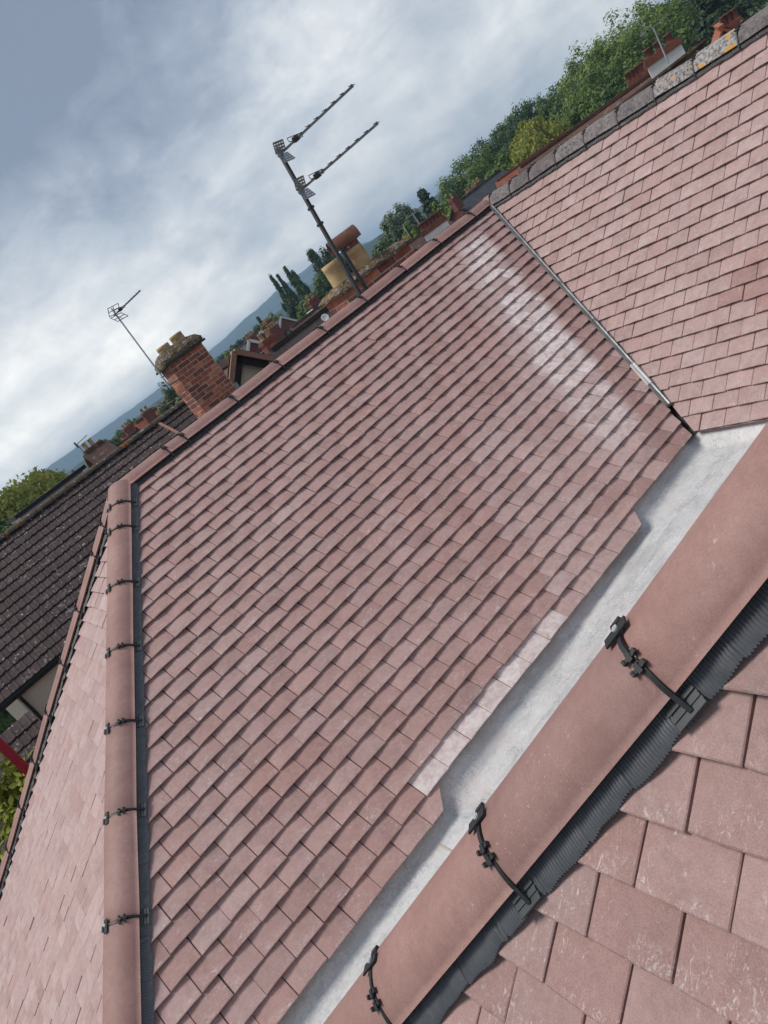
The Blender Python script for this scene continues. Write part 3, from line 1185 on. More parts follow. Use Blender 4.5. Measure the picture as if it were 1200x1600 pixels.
q = MB()
rows = []
nx = 60
for i in range(nx + 1):
    x = 3.40 - 5.0 * i / nx
    c = (x - T0.x) / TW
    v = fold_v(x)
    a0 = SM.pt(c * TW, (v - 3.4) * TG, -.056)
    f0 = SM.pt(c * TW, v * TG, -.056)
    g = V((x, 2.36, f0.z + .012))                    # flat sole as far as the foot of the near roof
    row = [a0, a0.lerp(f0, .5), a0.lerp(f0, .80), f0.lerp(a0, .10), f0 + V((0, -.004, .004)), f0.lerp(g, .05)]
    for k in (.14, .3, .5, .75, 1.0):
        pp = f0.lerp(g, k)
        w = .004 * mnoise.noise(V((x * 4, k * 6, 2.2))) + .0025 * mnoise.noise(V((x * 11, k * 14, 5.2)))
        row.append(pp + V((0, 0, 1)) * w)
    # up the far side, under the near hip
    th = max(0.0, (NTOP.x - x) / -ND.x)
    hp = NTOP + ND * th
    row.append(V((x, max(hp.y, -.1), hp.z - .05)) if x < NTOP.x else V((x, NTOP.y, NTOP.z - .05 - (x - NTOP.x) * .795)))
    rows.append(row)
q.grid(rows)
gut = q.build('valley_gutter', M_GRP, house, True)
# back of the gutter, running up under the eaves of the wing
q = MB()
ROW = 12
bk = []
for j in range(0, 11):
    p = gut.data.vertices[j].co.copy()
    top = SR.pt(-(p.y - VE.y), .012, -.050)
    ext = SR.pt(-(p.y - VE.y), -.32, -.052)
    bk.append([p, p.lerp(top, .25) + V((.012, 0, -.008)), p.lerp(top, .6), top, ext])
q = MB()
q.grid(bk)
q.build('gutter_upstand', M_GRP, house, True)
# pale sealant seam across the gutter
q = MB()
sx = .648
i = int(round((3.40 - sx) * nx / 5.0))
r_ = [gut.data.vertices[i * ROW + j].co + V((0, 0, .001)) for j in range(5, 11)]
q.tube(r_, .006, 6)
seam = q.build('gutter_seam', simple('sealant', (.55, .47, .40), .7, .1, 20, .1), house, True)

# ---- hidden sides of the roofs and the walls that carry them
Zr = AP.z
rear = [AP, V((9.5, AP.y, Zr)), V((9.5, AP.y + 3.6, Zr - 3.6 * .713)), AP + BD * 4.28]
rear[3] = AP + BD * (3.6 / BD.y)
deck('roof_slope', [p - V((0, 0, .05)) for p in (rear[0], rear[1], rear[2], rear[3])], RF_BROWN)
wr = VB
deck('roof_slope', [V((wr.x + .03, wr.y, wr.z)), V((wr.x + .03, -1.6, wr.z)), V((wr.x + 2.6, -1.6, wr.z - 2.3)), V((wr.x + 2.6, wr.y, wr.z - 2.3))], RF_BROWN)
nr0, nr1 = NTOP, V((NTOP.x, -1.6, NTOP.z))
deck('roof_slope', [nr0 - V((0, 0, .03)), nr1 - V((0, 0, .03)), nr1 + V((2.0, 0, -1.59)), nr0 + V((2.0, 0, -1.59))], RF_BROWN)
q = MB()
EV = CZ - 2.86
q.add([(-1.55, 3.0, 0), (9.2, 3.0, 0), (9.2, 8.4, 0), (-1.55, 8.4, 0), (-1.55, 3.0, EV), (9.2, 3.0, EV), (9.2, 8.4, EV), (-1.55, 8.4, EV)], [(0, 1, 5, 4), (1, 2, 6, 5), (2, 3, 7, 6), (3, 0, 4, 7), (4, 5, 6, 7)])
q.build('wall', W_BRICK, house)
q = MB()
EN = CZ - 3.0
q.add([(-.65, -1.5, 0), (7.9, -1.5, 0), (7.9, 2.9, 0), (-.65, 2.9, 0), (-.65, -1.5, EN), (7.9, -1.5, EN), (7.9, 2.9, EN), (-.65, 2.9, EN)], [(0, 1, 5, 4), (1, 2, 6, 5), (2, 3, 7, 6), (3, 0, 4, 7), (4, 5, 6, 7)])
q.build('wall', W_BRICK, house)

# ------------------------------------------------------------------ chimneys
BRK = {}


def brick_mesh(l, h, d):
    k = (round(l, 3), round(h, 3), round(d, 3))
    if k not in BRK:
        bm = bmesh.new()
        bmesh.ops.create_cube(bm, size=1)
        for v in bm.verts:
            v.co = V((v.co.x * l, v.co.y * d, v.co.z * h))
        bmesh.ops.bevel(bm, geom=bm.edges[:], offset=.004, segments=1, affect='EDGES')
        me = bpy.data.meshes.new('brick')
        bm.to_mesh(me)
        bm.free()
        me.materials.append(M_BRICK)
        BRK[k] = me
    return BRK[k]


def brick_stack(parent, name, x0, y0, ztop, w, d, courses, seed, inset=.0035, per=.225, bh=.064, pitch=.076, faces=('front', 'left')):
    """core of mortar with every brick of the shown faces laid on it; x0, y0 is the near left corner"""
    rr = random.Random(seed)
    core = MB()
    zb = ztop - courses * pitch
    core.box((x0 + w / 2, y0 + d / 2, (ztop + zb) / 2), (w - 2 * inset, d - 2 * inset, ztop - zb))
    co = core.build(name, M_MORTAR, parent)

    def lay(p, ux, L, vert_dir, face):
        for c in range(courses):
            z = ztop - (c + .5) * pitch
            t = 0.0 if c % 2 == 0 else -per / 2
            while t < L - .01:
                a, b = max(0, t), min(L, t + per)
                if b - a > .03:
                    me = brick_mesh(round(b - a - .012, 3), bh, .05)
                    q = p + ux * ((a + b) / 2) + V((0, 0, z - p.z)) - face * (.025 - rr.uniform(-.001, .004))
                    m = Matrix((ux, -face, V((0, 0, 1)))).transposed().to_4x4()
                    m.translation = q
                    put('brick', me, co, m)
                t += per
    if 'front' in faces:
        lay(V((x0, y0, ztop)), V((1, 0, 0)), w, None, V((0, -1, 0)))
    if 'left' in faces:
        lay(V((x0, y0 + d, ztop)), V((0, -1, 0)), d, None, V((-1, 0, 0)))
    if 'right' in faces:
        lay(V((x0 + w, y0, ztop)), V((0, 1, 0)), d, None, V((1, 0, 0)))
    return co


def rough_slab(parent, name, cx, cy, z0, z1, w, d, w2, d2, mat, seed, amp=.02):
    q = MB()
    rows = []
    nx_, ny_ = 18, 12
    rr = random.Random(seed)
    prof = [(0, 1.0, 0), (.35, 1.0, .0), (.7, .93, 0), (1.0, .0, 0)]
    for k, (ww, dd, zz) in enumerate([(w, d, z0), (w, d, z0 + (z1 - z0) * .35), ((w + w2) / 2, (d + d2) / 2, z0 + (z1 - z0) * .75), (w2, d2, z1), (w2 * .5, d2 * .5, z1 + .01)]):
        ring = []
        per = [(-1 + 2 * i / nx_, -1) for i in range(nx_)] + [(1, -1 + 2 * i / ny_) for i in range(ny_)] + [(1 - 2 * i / nx_, 1) for i in range(nx_)] + [(-1, 1 - 2 * i / ny_) for i in range(ny_)]
        for a, b in per:
            p = V((cx + a * ww / 2, cy + b * dd / 2, zz))
            nz = mnoise.noise_vector(p * 9 + V((seed, 0, 0))) * amp
            ring.append(p + nz * (1 if k else .4))
        rows.append(ring + [ring[0]])
    q.grid(rows)
    q.f.append(tuple(range(len(q.v) - len(rows[0]), len(q.v) - 1)))
    return q.build(name, mat, parent, False)


def pot(parent, c, r0, r1, h, mat=None, seg=28, name='chimney_pot', lip=.012):
    q = MB()
    q.lathe(c, [(r0 * .6, -.02), (r0, 0), (r0, .03), ((r0 + r1) / 2, h * .5), (r1, h - .05), (r1 + lip, h - .045), (r1 + lip, h), (r1 - .025, h), (r1 - .03, h - min(.2, h * .7)), (0.0, h - min(.2, h * .7))], seg)
    return q.build(name, mat or M_POT, parent, True)


# own chimney behind the main ridge, with two buff pots
cp1, cp2 = at_d(541, 441, 6.9), at_d(574, 412, 6.9)
cx0, cy0, ctop = cp1.x - .20, cp1.y - .16, cp1.z - .045
stack = brick_stack(house, 'chimney_stack', cx0, cy0, ctop, .92, .36, 10, 21, faces=('front', 'left', 'right'))
rough_slab(house, 'chimney_flaunching', cx0 + .46, cy0 + .18, ctop - .012, ctop + .06, .98, .42, .84, .28, M_MOSSCAP, 4, .030)
p1 = V((cp1.x, cp1.y + .04, ctop + .03))
pot(house, p1, .104, .096, .235, lip=.003)
p2 = V((cp1.x + .262, cp1.y + .02, ctop + .03))
pot(house, p2, .104, .096, .225, lip=.003)
# terracotta half-round hood on the second pot
q = MB()
q.lathe((p2.x, p2.y, p2.z + .22), [(.094, -.02), (.094, .115), (.080, .115), (.080, -.02)], 24)
q.build('pot_collar', M_TERRA, house, True)
q = MB()
hd_ = V((.90, -.44, 0)).normalized()
sd_ = V((-hd_.y, hd_.x, 0))
hc = V((p2.x, p2.y, p2.z + .285)) - hd_ * .02
rows = []
for t, off in ((-.150, 0), (-.145, .003), (.145, .003), (.150, 0)):
    rows.append([hc + hd_ * t + sd_ * (.106 * cos(a)) + V((0, 0, .100 * sin(a) + off)) for a in [pi * (-.06 + 1.12 * k / 20) for k in range(21)]])
q.grid(rows)
inner = []
for t in (-.150, .150):
    inner.append([hc + hd_ * t + sd_ * (.090 * cos(a)) + V((0, 0, .084 * sin(a))) for a in [pi * (-.06 + 1.12 * k / 20) for k in range(21)]])
q.grid(inner)
for i in range(20):
    q.f.append((i, i + 1, 84 + i + 1, 84 + i))
    q.f.append((63 + i, 63 + i + 1, 105 + i + 1, 105 + i))
q.build('pot_hood', M_TERRA, house, True)


# ------------------------------------------------------------------ aerials
def yagi(parent, tail, d, n, L, el, mat, boom=.009, refl='plate', rs=.11, er=.0035):
    d = d.normalized()
    e = V((-d.y, d.x, 0)).normalized()
    up = V((0, 0, 1))
    q = MB()
    q.bar(tail - d * .04, tail + d * L, boom * 2, boom * 2)
    q.build('boom', mat, parent)
    for i in range(n):
        p = tail + d * (L * (.30 + .69 * i / (n - 1))) + up * boom
        q = MB()
        q.tube([p - e * el * (1 - .03 * i), p + e * el * (1 - .03 * i)], er, 6)
        q.box(p, (.018, .012, .014))
        q.build('director', mat, parent)
    # folded dipole and its box
    p = tail + d * (L * .22)
    q = MB()
    q.tube([p - e * .12 + d * .0, p - e * .125 + up * .018, p - e * .12 + up * .034, p + e * .12 + up * .034, p + e * .125 + up * .018, p + e * .12, p - e * .12], er, 6)
    q.box(p + up * .005, (.05, .045, .045), Matrix((d, e, up)).transposed())
    q.build('dipole', M_BLACK, parent)
    # reflector of two leaves
    for sgn in (1, -1):
        q = MB()
        lean = (up * sgn * .92 + d * -.0 + d * .38 * 1).normalized() if refl == 'plate' else (up * sgn * .8 + d * .6 * (1 if sgn > 0 else 1)).normalized()
        base = tail + up * sgn * .008
        if refl == 'plate':
            for k in range(4):
                q.bar(base + lean * (rs * (.12 + .29 * k)) - e * rs, base + lean * (rs * (.12 + .29 * k)) + e * rs, .004, .018, lean)
            for k in range(5):
                f = -1 + .5 * k
                q.bar(base + e * rs * f, base + e * rs * f + lean * rs * 1.05, .012, .003, d)
        else:
            for k in range(3):
                q.tube([base + lean * (rs * (.05 + .5 * k)) - e * rs, base + lean * (rs * (.05 + .5 * k)) + e * rs], .006, 6)
            for k in range(3):
                f = -1 + k
                q.tube([base + e * rs * f, base + e * rs * f + lean * rs * 1.05], .006, 6)
        q.build('reflector', M_ALU_L, parent)


foot = at_d(566, 466, 6.55)
top = at_d(433, 232, 6.75)
foot = foot + (foot - top) * .35
aer = empty('tv_aerial', foot)
tag(aer, 'tall black mast with two television aerials beside the buff chimney pots', 'aerial')
q = MB()
q.tube([foot, top], .021, 12)
q.build('mast', M_POLE, aer)
for k in (.62, .70, .985, .80):
    c = foot.lerp(top, k)
    q = MB()
    q.box(c, (.048, .048, .022))
    q.build('mast_clamp', M_BLACK, aer)
BOOM = V((.40, -.92, .0))
y1 = at_d(440, 239, 6.72)
y2 = at_d(472, 296, 6.66)
yagi(aer, y1, BOOM, 7, .90, .07, M_ALU, refl='plate', rs=.085)
yagi(aer, y2, BOOM, 7, .92, .07, M_ALU, refl='plate', rs=.085)
s0, s1 = at_d(533, 388, 6.7), at_d(560, 432, 6.7)
q = MB()
q.tube([s1 + (s1 - s0) * .5, s0], .019, 10)
q.build('mast_stub', M_POLE, aer)

# ------------------------------------------------------------------ brick chimney house behind the ridge
c0 = at_d(263, 572, 12.0)
CW, CD = .69, .46
ch = empty('chimney_house', (c0.x, c0.y, 0))
tag(ch, 'house behind the ridge with a tall red brick chimney with mossy cap', 'house')
brick_stack(ch, 'chimney_stack', c0.x, c0.y, c0.z, CW, CD, 24, 31)
rough_slab(ch, 'chimney_drip', c0.x + CW / 2, c0.y + CD / 2, c0.z, c0.z + .035, CW + .13, CD + .13, CW + .12, CD + .12, simple('drip_slate', (.045, .045, .042), .8, .2, 14, .2), 6, .006)
rough_slab(ch, 'chimney_flaunching', c0.x + CW / 2, c0.y + CD / 2, c0.z + .036, c0.z + .21, CW + .08, CD + .08, CW * .74, CD * .66, M_MOSSCAP, 7, .04)
pot(ch, V((c0.x + .20, c0.y + .22, c0.z + .16)), .118, .110, .15, seg=20, lip=.004)
pot(ch, V((c0.x + .49, c0.y + .22, c0.z + .17)), .118, .110, .17, seg=20, lip=.004)
# its roof, ridge along X just below our sight line, with stepped lead at the stack
zr = CZ - .62
q = MB()
q.add([(c0.x - .3, c0.y - 2.6, zr - 2.1), (c0.x + 4.2, c0.y - 2.6, zr - 2.1), (c0.x + 4.2, c0.y + .5, zr), (c0.x - .3, c0.y + .5, zr), (c0.x - .3, c0.y + 3.6, zr - 2.1), (c0.x + 4.2, c0.y + 3.6, zr - 2.1)], [(0, 1, 2, 3), (3, 2, 5, 4)])
q.build('roof', RF_DARK, ch)
q = MB()
q.add([(c0.x - .2, c0.y - 2.4, 0), (c0.x + 4, c0.y - 2.4, 0), (c0.x + 4, c0.y + 3.4, 0), (c0.x - .2, c0.y + 3.4, 0), (c0.x - .2, c0.y - 2.4, zr - 2.0), (c0.x + 4, c0.y - 2.4, zr - 2.0), (c0.x + 4, c0.y + 3.4, zr - 2.0), (c0.x - .2, c0.y + 3.4, zr - 2.0)], [(0, 1, 5, 4), (1, 2, 6, 5), (2, 3, 7, 6), (3, 0, 4, 7)])
q.build('wall', W_BRICK, ch)
q = MB()
for k in range(5):
    q.box((c0.x + CW + .055, c0.y + .1 + .02 * k, c0.z - .88 - k * .10), (.11, .012, .13))
q.build('stepped_flashing', M_LEAD, ch)

# aerial on that chimney
f0_, t0_ = at_d(267, 607, 11.9), at_d(174, 482, 12.1)
a2 = empty('tv_aerial', f0_)
tag(a2, 'thin grey television aerial bracketed to the red brick chimney', 'aerial')
q = MB()
q.tube([f0_, t0_], .013, 8)
q.build('mast', M_ALU_L, a2)
q = MB()
for pa, pb in ((at_d(252, 590, 11.95), at_d(262, 584, 12.0)), (at_d(264, 603, 11.95), at_d(274, 596, 12.0))):
    q.bar(pa, pb + (pb - pa) * .5, .03, .02)
q.tube([at_d(247, 580, 11.95), at_d(255, 585, 11.95), at_d(262, 585, 12.0)], .004, 6)
q.build('wall_bracket', M_ALU, a2)
yagi(a2, at_d(180, 492, 12.08), V((.45, -.89, .02)), 8, .72, .05, M_ALU, boom=.008, refl='wire', rs=.13, er=.004)

# gabled house with black boards
# ------------------------------------------------------------------ houses of the town
def gable_house(name, label, apex, az, L, hw, pitch, roof, wall, barge=None, hip=False, group=None, windows=1, over=.18, front_win=True, cat='house'):
    """apex: near end of the ridge; az: heading of the ridge away from it (deg from +Y to +X)"""
    d = V((sin(radians(az)), cos(radians(az)), 0))
    sd = V((d.y, -d.x, 0))
    root = empty(name, (apex.x, apex.y, 0))
    tag(root, label, cat, group)
    ez = apex.z - hw * tan(pitch)
    A, B = apex, apex + d * L
    th = V((0, 0, .10))
    for s in (-1, 1):
        q = MB()
        a0, b0 = A - d * over, B + d * over
        ea, eb = a0 + sd * s * (hw + over) - V((0, 0, (hw + over) * tan(pitch))), b0 + sd * s * (hw + over) - V((0, 0, (hw + over) * tan(pitch)))
        if hip:
            a0, b0 = A + d * (hw * .8), B - d * (hw * .8)
        vs = [a0, b0, eb, ea]
        q.add(vs + [v - th for v in vs], [(0, 1, 2, 3), (7, 6, 5, 4), (0, 4, 5, 1), (1, 5, 6, 2), (2, 6, 7, 3), (3, 7, 4, 0)])
        q.build('roof', roof, root)
        if hip:
            q = MB()
            p = a0 if s < 0 else b0
            k = -1 if s < 0 else 1
            e = (A if s < 0 else B) + d * k * over
            z_ = V((0, 0, (hw + over) * tan(pitch)))
            q.add([p, e + sd * (hw + over) - z_, e - sd * (hw + over) - z_], [(0, 1, 2)])
            q.build('roof', roof, root)
    q = MB()
    r0, r1 = (A + d * hw * .8, B - d * hw * .8) if hip else (A, B)
    q.bar(r0 - d * over * 0 + V((0, 0, .03)), r1 + V((0, 0, .03)), .2, .12)
    q.build('ridge', roof, root)
    w = MB()
    c = [A + sd * hw, A - sd * hw, B - sd * hw, B + sd * hw]
    lo = [V((p.x, p.y, 0)) for p in c]
    hi = [V((p.x, p.y, ez - .05)) for p in c]
    w.add(lo + hi, [(0, 1, 5, 4), (1, 2, 6, 5), (2, 3, 7, 6), (3, 0, 4, 7)])
    if not hip:
        w.add([hi[0], hi[1], A - V((0, 0, .11))], [(0, 1, 2)])
        w.add([hi[2], hi[3], B - V((0, 0, .11))], [(0, 1, 2)])
    w.build('wall', wall, root)
    if barge:
        for s in (-1, 1):
            q = MB()
            p0_ = A - d * (over + .02) + V((0, 0, .02))
            p1_ = p0_ + sd * s * (hw + over) - V((0, 0, (hw + over) * tan(pitch)))
            q.bar(p0_, p1_, .05, .24)
            q.build('bargeboard', barge, root)
    fw = []
    if front_win and not hip:
        fw.append((A - d * .02, sd, -d, V((0, 0, ez - .2)), min(1.2, hw * .7)))
    for k in range(windows):
        p = A.lerp(B, (k + .5) / windows)
        s = -1 if sd.dot(CAM - p) < 0 else 1
        fw.append((p + sd * s * (hw + .02), d, sd * s, V((0, 0, ez - 1.0)), 1.1))
    for p, ax_, n, z_, w_ in fw:
        q = MB()
        m = Matrix((ax_, n, V((0, 0, 1)))).transposed()
        cc = V((p.x, p.y, z_.z))
        q.box(cc, (w_, .06, 1.1), m)
        fo = q.build('window', M_WHITE, root)
        for sx_ in (-1, 1):
            q = MB()
            q.box(cc + ax_ * sx_ * w_ * .24 + n * .02, (w_ * .42, .06, .96), m)
            q.build('pane', M_GLASS, fo)
    return root


def far_chimney(root, base, w, d, h, az, mat, pots, potmat, cap=None, ph=.35):
    dd = V((sin(radians(az)), cos(radians(az)), 0))
    sd = V((dd.y, -dd.x, 0))
    m = Matrix((sd, dd, V((0, 0, 1)))).transposed()
    q = MB()
    q.box(base + V((0, 0, h / 2)), (w, d, h), m)
    c = q.build('chimney', mat, root)
    q = MB()
    q.box(base + V((0, 0, h + .06)), (w + .10, d + .10, .12), m)
    q.box(base + V((0, 0, h + .16)), (w + .02, d + .02, .10), m)
    q.build('chimney_cap', cap or mat, c)
    for k in range(pots):
        f = (k + .5) / pots - .5
        q = MB()
        pp = base + sd * f * w * .92 + V((0, 0, h + .2))
        q.lathe(pp, [(.11, 0), (.095, ph - .06), (.12, ph - .05), (.12, ph), (.08, ph), (.07, ph - .15), (0, ph - .15)], 10)
        q.build('chimney_pot', potmat, c, True)
    return c


GB = gable_house('gabled_house', 'gabled house with black boards showing just above the new ridge', at_d(368, 559, 13.6), 12, 4.0, 1.15, radians(46), RF_BROWN, M_CREAM, M_TIMBER, windows=0, over=.14, front_win=False)
for s in (-1, 1):
    q = MB()
    apx = at_d(368, 559, 13.6)
    d_ = V((sin(radians(12)), cos(radians(12)), 0))
    sd = V((d_.y, -d_.x, 0))
    p0_ = apx - d_ * .17 + V((0, 0, .10))
    q.bar(p0_, p0_ + sd * s * 1.3 - V((0, 0, 1.3 * tan(radians(46)))), .22, .09)
    q.build('verge', M_PINKBRICK, GB)

g = 'houses of the town beyond the ridge'
h1 = gable_house('gabled_house', 'brick house with a white bargeboarded gable, lowest of three gables beyond the ridge', at_d(388, 533, 62), 0, 7, 1.7, radians(44), RF_SLATE, W_BRICK, M_WHITE, group=g)
far_chimney(h1, at_d(402, 542, 63), .9, .5, .8, 0, W_BRICK, 3, M_POT)
h2 = gable_house('gabled_house', 'red brick house with a white gable between two others in the town', at_d(406, 519, 78), 4, 8, 2.0, radians(45), RF_BROWN, W_BRICK, M_WHITE, group=g)
far_chimney(h2, at_d(424, 524, 80), 1.0, .5, 1.0, 0, W_BRICK, 3, M_POT)
h3 = gable_house('gabled_house', 'town house with a white gable in front of the poplars', at_d(438, 496, 100), -3, 9, 2.4, radians(44), RF_SLATE, W_BRICK, M_WHITE, group=g)
far_chimney(h3, at_d(428, 517, 98), 1.2, .6, 1.3, 0, W_BRICK, 4, M_POT)
h4 = gable_house('slate_house', 'slate roofed house with a brick chimney beside the white gabled house', at_d(446, 518, 60), 84, 6, 3.2, radians(34), RF_SLATE, W_BRICK, group=g)
far_chimney(h4, at_d(436, 527, 60) - V((0, 0, .5)), .9, .5, 1.2, 0, W_BRICK, 3, M_POT)
h5 = gable_house('slate_house', 'slate roofed house with a rooflight near the mossy chimney base', at_d(478, 490, 56), 86, 7, 3.2, radians(33), RF_SLATE, W_BRICK, group=g)
far_chimney(h5, at_d(494, 478, 57) - V((0, 0, .9)), .9, .5, 1.3, 0, W_BRICK, 2, M_POT)
q = MB()
dq = at_d(486, 486, 54)
q.box(dq - V((0, 0, .1)), (.6, .5, .06), Matrix.Rotation(radians(33), 3, 'X'))
q.build('rooflight', M_WHITE, h5)
h6 = gable_house('brick_house', 'red brick house with slates left of the slate roofs', at_d(455, 512, 46), 88, 4.0, 2.0, radians(36), RF_BROWN, W_BRICK, group=g)
h7 = gable_house('orange_roof_house', 'house with a bright orange tiled hipped roof close beyond the ridge', at_d(408, 556, 34), 60, 2.6, 1.5, radians(42), RF_ORANGE, W_BRICK, hip=True, windows=0)
far_chimney(h7, at_d(424, 540, 36) - V((0, 0, .8)), .8, .5, 1.0, 0, W_BRICK, 2, M_POT)
h8 = gable_house('brown_roof_house', 'long low brown tiled roof just beyond the new ridge', at_d(424, 549, 22), 83, 4.2, 2.6, radians(30), RF_DARK, W_BRICK, windows=0)
q = MB()
ds = at_d(508, 497, 21)
q.lathe((0, 0, 0), [(.0, 0), (.05, .01), (.09, .025), (.11, .04), (.105, .043), (.05, .013), (0, .005)], 20)
rot = Matrix.Translation(ds) @ Matrix.Rotation(radians(64), 4, V((1, -.25, 0)).normalized())
me = q.mesh('satellite_dish', M_WHITE, True)
me.transform(rot)
dish = put('satellite_dish', me)
tag(dish, 'small white satellite dish in front of the mossy chimney', 'dish')
q = MB()
q.tube([ds, ds + V((0, .12, -.05)), ds + V((0, .14, -.7))], .02, 8)
q.build('dish_arm', M_ALU, dish)

h9 = gable_house('brown_roof_house', 'brown tiled house with a brick chimney behind the lichened dark roof', at_d(134, 709, 36), 88, 1.0, 1.1, radians(42), RF_BROWN, W_BRICK, windows=0)
far_chimney(h9, at_d(150, 709, 36.5) - V((0, 0, .6)), .75, .5, .8, 0, W_BRICK, 2, M_POT)
far_chimney(h9, at_d(166, 703, 37) - V((0, 0, .7)), .35, .35, .75, 0, M_POT, 1, M_POT)
q = MB()
pa = at_d(137, 714, 35.6)
q.tube([pa, pa + V((0, 0, .75))], .02, 6)
q.bar(pa + V((-.1, 0, .72)), pa + V((.55, -.4, .80)), .03, .03)
q.box(pa + V((-.05, 0, .72)), (.05, .22, .3))
t9 = q.build('tv_aerial', M_ALU)
tag(t9, 'small television aerial on the brown house behind the dark roof', 'aerial')
h10 = gable_house('red_roof_house', 'small red tiled house farthest along the dark mossy ridge', at_d(190, 684, 62), 88, 4.5, 2.2, radians(38), RF_RED, W_BRICK, windows=0, group='red roofs behind the dark ridge')
far_chimney(h10, at_d(205, 674, 62) - V((0, 0, .5)), .9, .5, .8, 0, W_BRICK, 3, M_POT)
h11 = gable_house('red_roof_house', 'red tiled house with buff pots just left of the tall shrub', at_d(212, 662, 55), 88, 4.0, 2.4, radians(38), RF_RED, W_BRICK, windows=0, group='red roofs behind the dark ridge')
far_chimney(h11, at_d(233, 650, 55) - V((0, 0, .5)), .8, .5, .7, 0, W_BRICK, 2, M_POT)
h12 = gable_house('grey_roof_house', 'low grey roofed house behind the dark mossy ridge', at_d(182, 699, 40), 88, 1.5, 1.5, radians(30), RF_SLATE, W_REND, windows=0)

# to the right, behind the wing
h13 = gable_house('brown_roof_house', 'brown roofed house at the foot of the airy tree', at_d(634, 384, 60), 78, 6, 3, radians(36), RF_BROWN, W_BRICK, windows=0)
h14 = gable_house('white_chimney_house', 'house showing a white rendered chimney with a row of red pots', at_d(676, 378, 29), 84, 5, 3, radians(34), RF_BROWN, W_REND, windows=0)
cb = at_d(683, 362, 30)
far_chimney(h14, cb - V((0, 0, .6)), 1.05, .6, .75, 40, M_WHITE, 6, M_TERRA, W_BRICK, .28)
h15 = gable_house('slate_house', 'grey slate house with red ridge and chimney pots under the large oak', at_d(708, 322, 62), 80, 8, 3.4, radians(38), RF_SLATE, W_BRICK, windows=0)
far_chimney(h15, at_d(713, 318, 61) - V((0, 0, .5)), .8, .5, .8, 0, W_BRICK, 1, M_POT)
far_chimney(h15, at_d(737, 308, 66) - V((0, 0, .4)), .7, .5, .7, 0, W_BRICK, 2, M_POT)
far_chimney(h15, at_d(754, 300, 68) - V((0, 0, .5)), 1.0, .5, 1.2, 0, W_BRICK, 2, M_POT)
h16 = gable_house('red_roof_house', 'red brown roofed house beyond the weathered ridge, beside the willow', at_d(884, 206, 48), -38, 5, 2.8, radians(40), RF_RED, W_BRICK, windows=0)
h17 = gable_house('red_roof_house', 'red tiled house with several chimneys in front of the tall trees', at_d(1022, 112, 30), -36, 6, 3.2, radians(38), RF_BROWN, W_BRICK, windows=0)
far_chimney(h17, at_d(996, 126, 31) - V((0, 0, .7)), .7, .5, .65, 54, W_BRICK, 4, M_TERRA)
far_chimney(h17, at_d(1011, 113, 33) - V((0, 0, .8)), .7, .5, .75, 54, W_BRICK, 3, M_TERRA)
h18 = gable_house('white_chimney_house', 'house with a broad white rendered chimney crowned with red brick', at_d(1075, 100, 22), -36, 3, 2.0, radians(35), RF_BROWN, W_REND, windows=0)
far_chimney(h18, at_d(1042, 98, 22) - V((0, 0, .75)), 1.0, .5, .95, 55, M_WHITE, 3, M_TERRA, W_BRICK, .25)
pm = at_d(1044, 98, 21)
pt_ = at_d(1021, 44, 21)
a3 = empty('tv_aerial', pm)
tag(a3, 'television aerial on a mast against the white rendered chimney', 'aerial')
q = MB()
q.tube([pm, pt_], .022, 8)
q.build('mast', M_ALU_L, a3)
yagi(a3, at_d(1003, 56, 21), V((.80, -.60, .02)), 7, .75, .08, M_ALU_L, boom=.01, refl='wire', rs=.10, er=.004)
h19 = gable_house('orange_roof_house', 'house with a steep orange red tiled roof at the top corner', at_d(1128, 44, 26), 60, 6, 3.0, radians(46), RF_ORANGE, W_BRICK, windows=0)
far_chimney(h19, at_d(1140, 28, 27) - V((0, 0, .9)), .6, .4, .55, 60, W_BRICK, 3, M_TERRA)
for (a, b, dd, lab) in (((672, 376), (644, 333), 40, 'bare aerial mast beside the conifer behind the ridge'), ((641, 371), (630, 353), 50, 'short aerial mast in front of the airy tree')):
    q = MB()
    p0_, p1_ = at_d(*a, dd), at_d(*b, dd)
    q.tube([p0_, p1_], .03, 6)
    q.bar(p1_ - V((.35, -.25, .05)), p1_ + V((.35, -.25, -.05)), .05, .05)
    tag(q.build('aerial_mast', M_ALU_L), lab, 'aerial')

# ------------------------------------------------------------------ neighbour with the dark lichened roof
nh = empty('dark_roof_house', (3, 18, 0))
tag(nh, 'cream rendered house with a dark concrete tiled roof spotted with lichen', 'house')
RY, RZ, EY, EZ = 20.0, CZ - .37, 16.3, CZ - 2.68
SLN = V((0, EY - RY, EZ - RZ))
NSL = SLN.length
SLN.normalize()
NNR = V((1, 0, 0)).cross(-SLN).normalized()
NC = 14
gg = NSL / NC
ITW = .33


def inter_tile(gauge, seed):
    """interlocking concrete tile with two rolls: x across, y up the slope, z out"""
    rr = random.Random(seed)
    q = MB()
    xs = [ITW * (k / 16 - .5) for k in range(17)]
    prof = [.018 * max(0, cos((((k / 16) * 2) % 1.0 - .3) * 2 * pi * 1.25)) for k in range(17)]
    wv = [rr.uniform(-.003, .003) for _ in xs]
    rows = [[(x * .985, gauge + .05, z * .7) for x, z in zip(xs, prof)], [(x * .985, wv[i] + .008, z + .038) for i, (x, z) in enumerate(zip(xs, prof))], [(x * .985, wv[i], z + .034) for i, (x, z) in enumerate(zip(xs, prof))], [(x * .985, wv[i] + .004, z + .008) for i, (x, z) in enumerate(zip(xs, prof))]]
    q.grid([[V(p) for p in r] for r in rows])
    return q


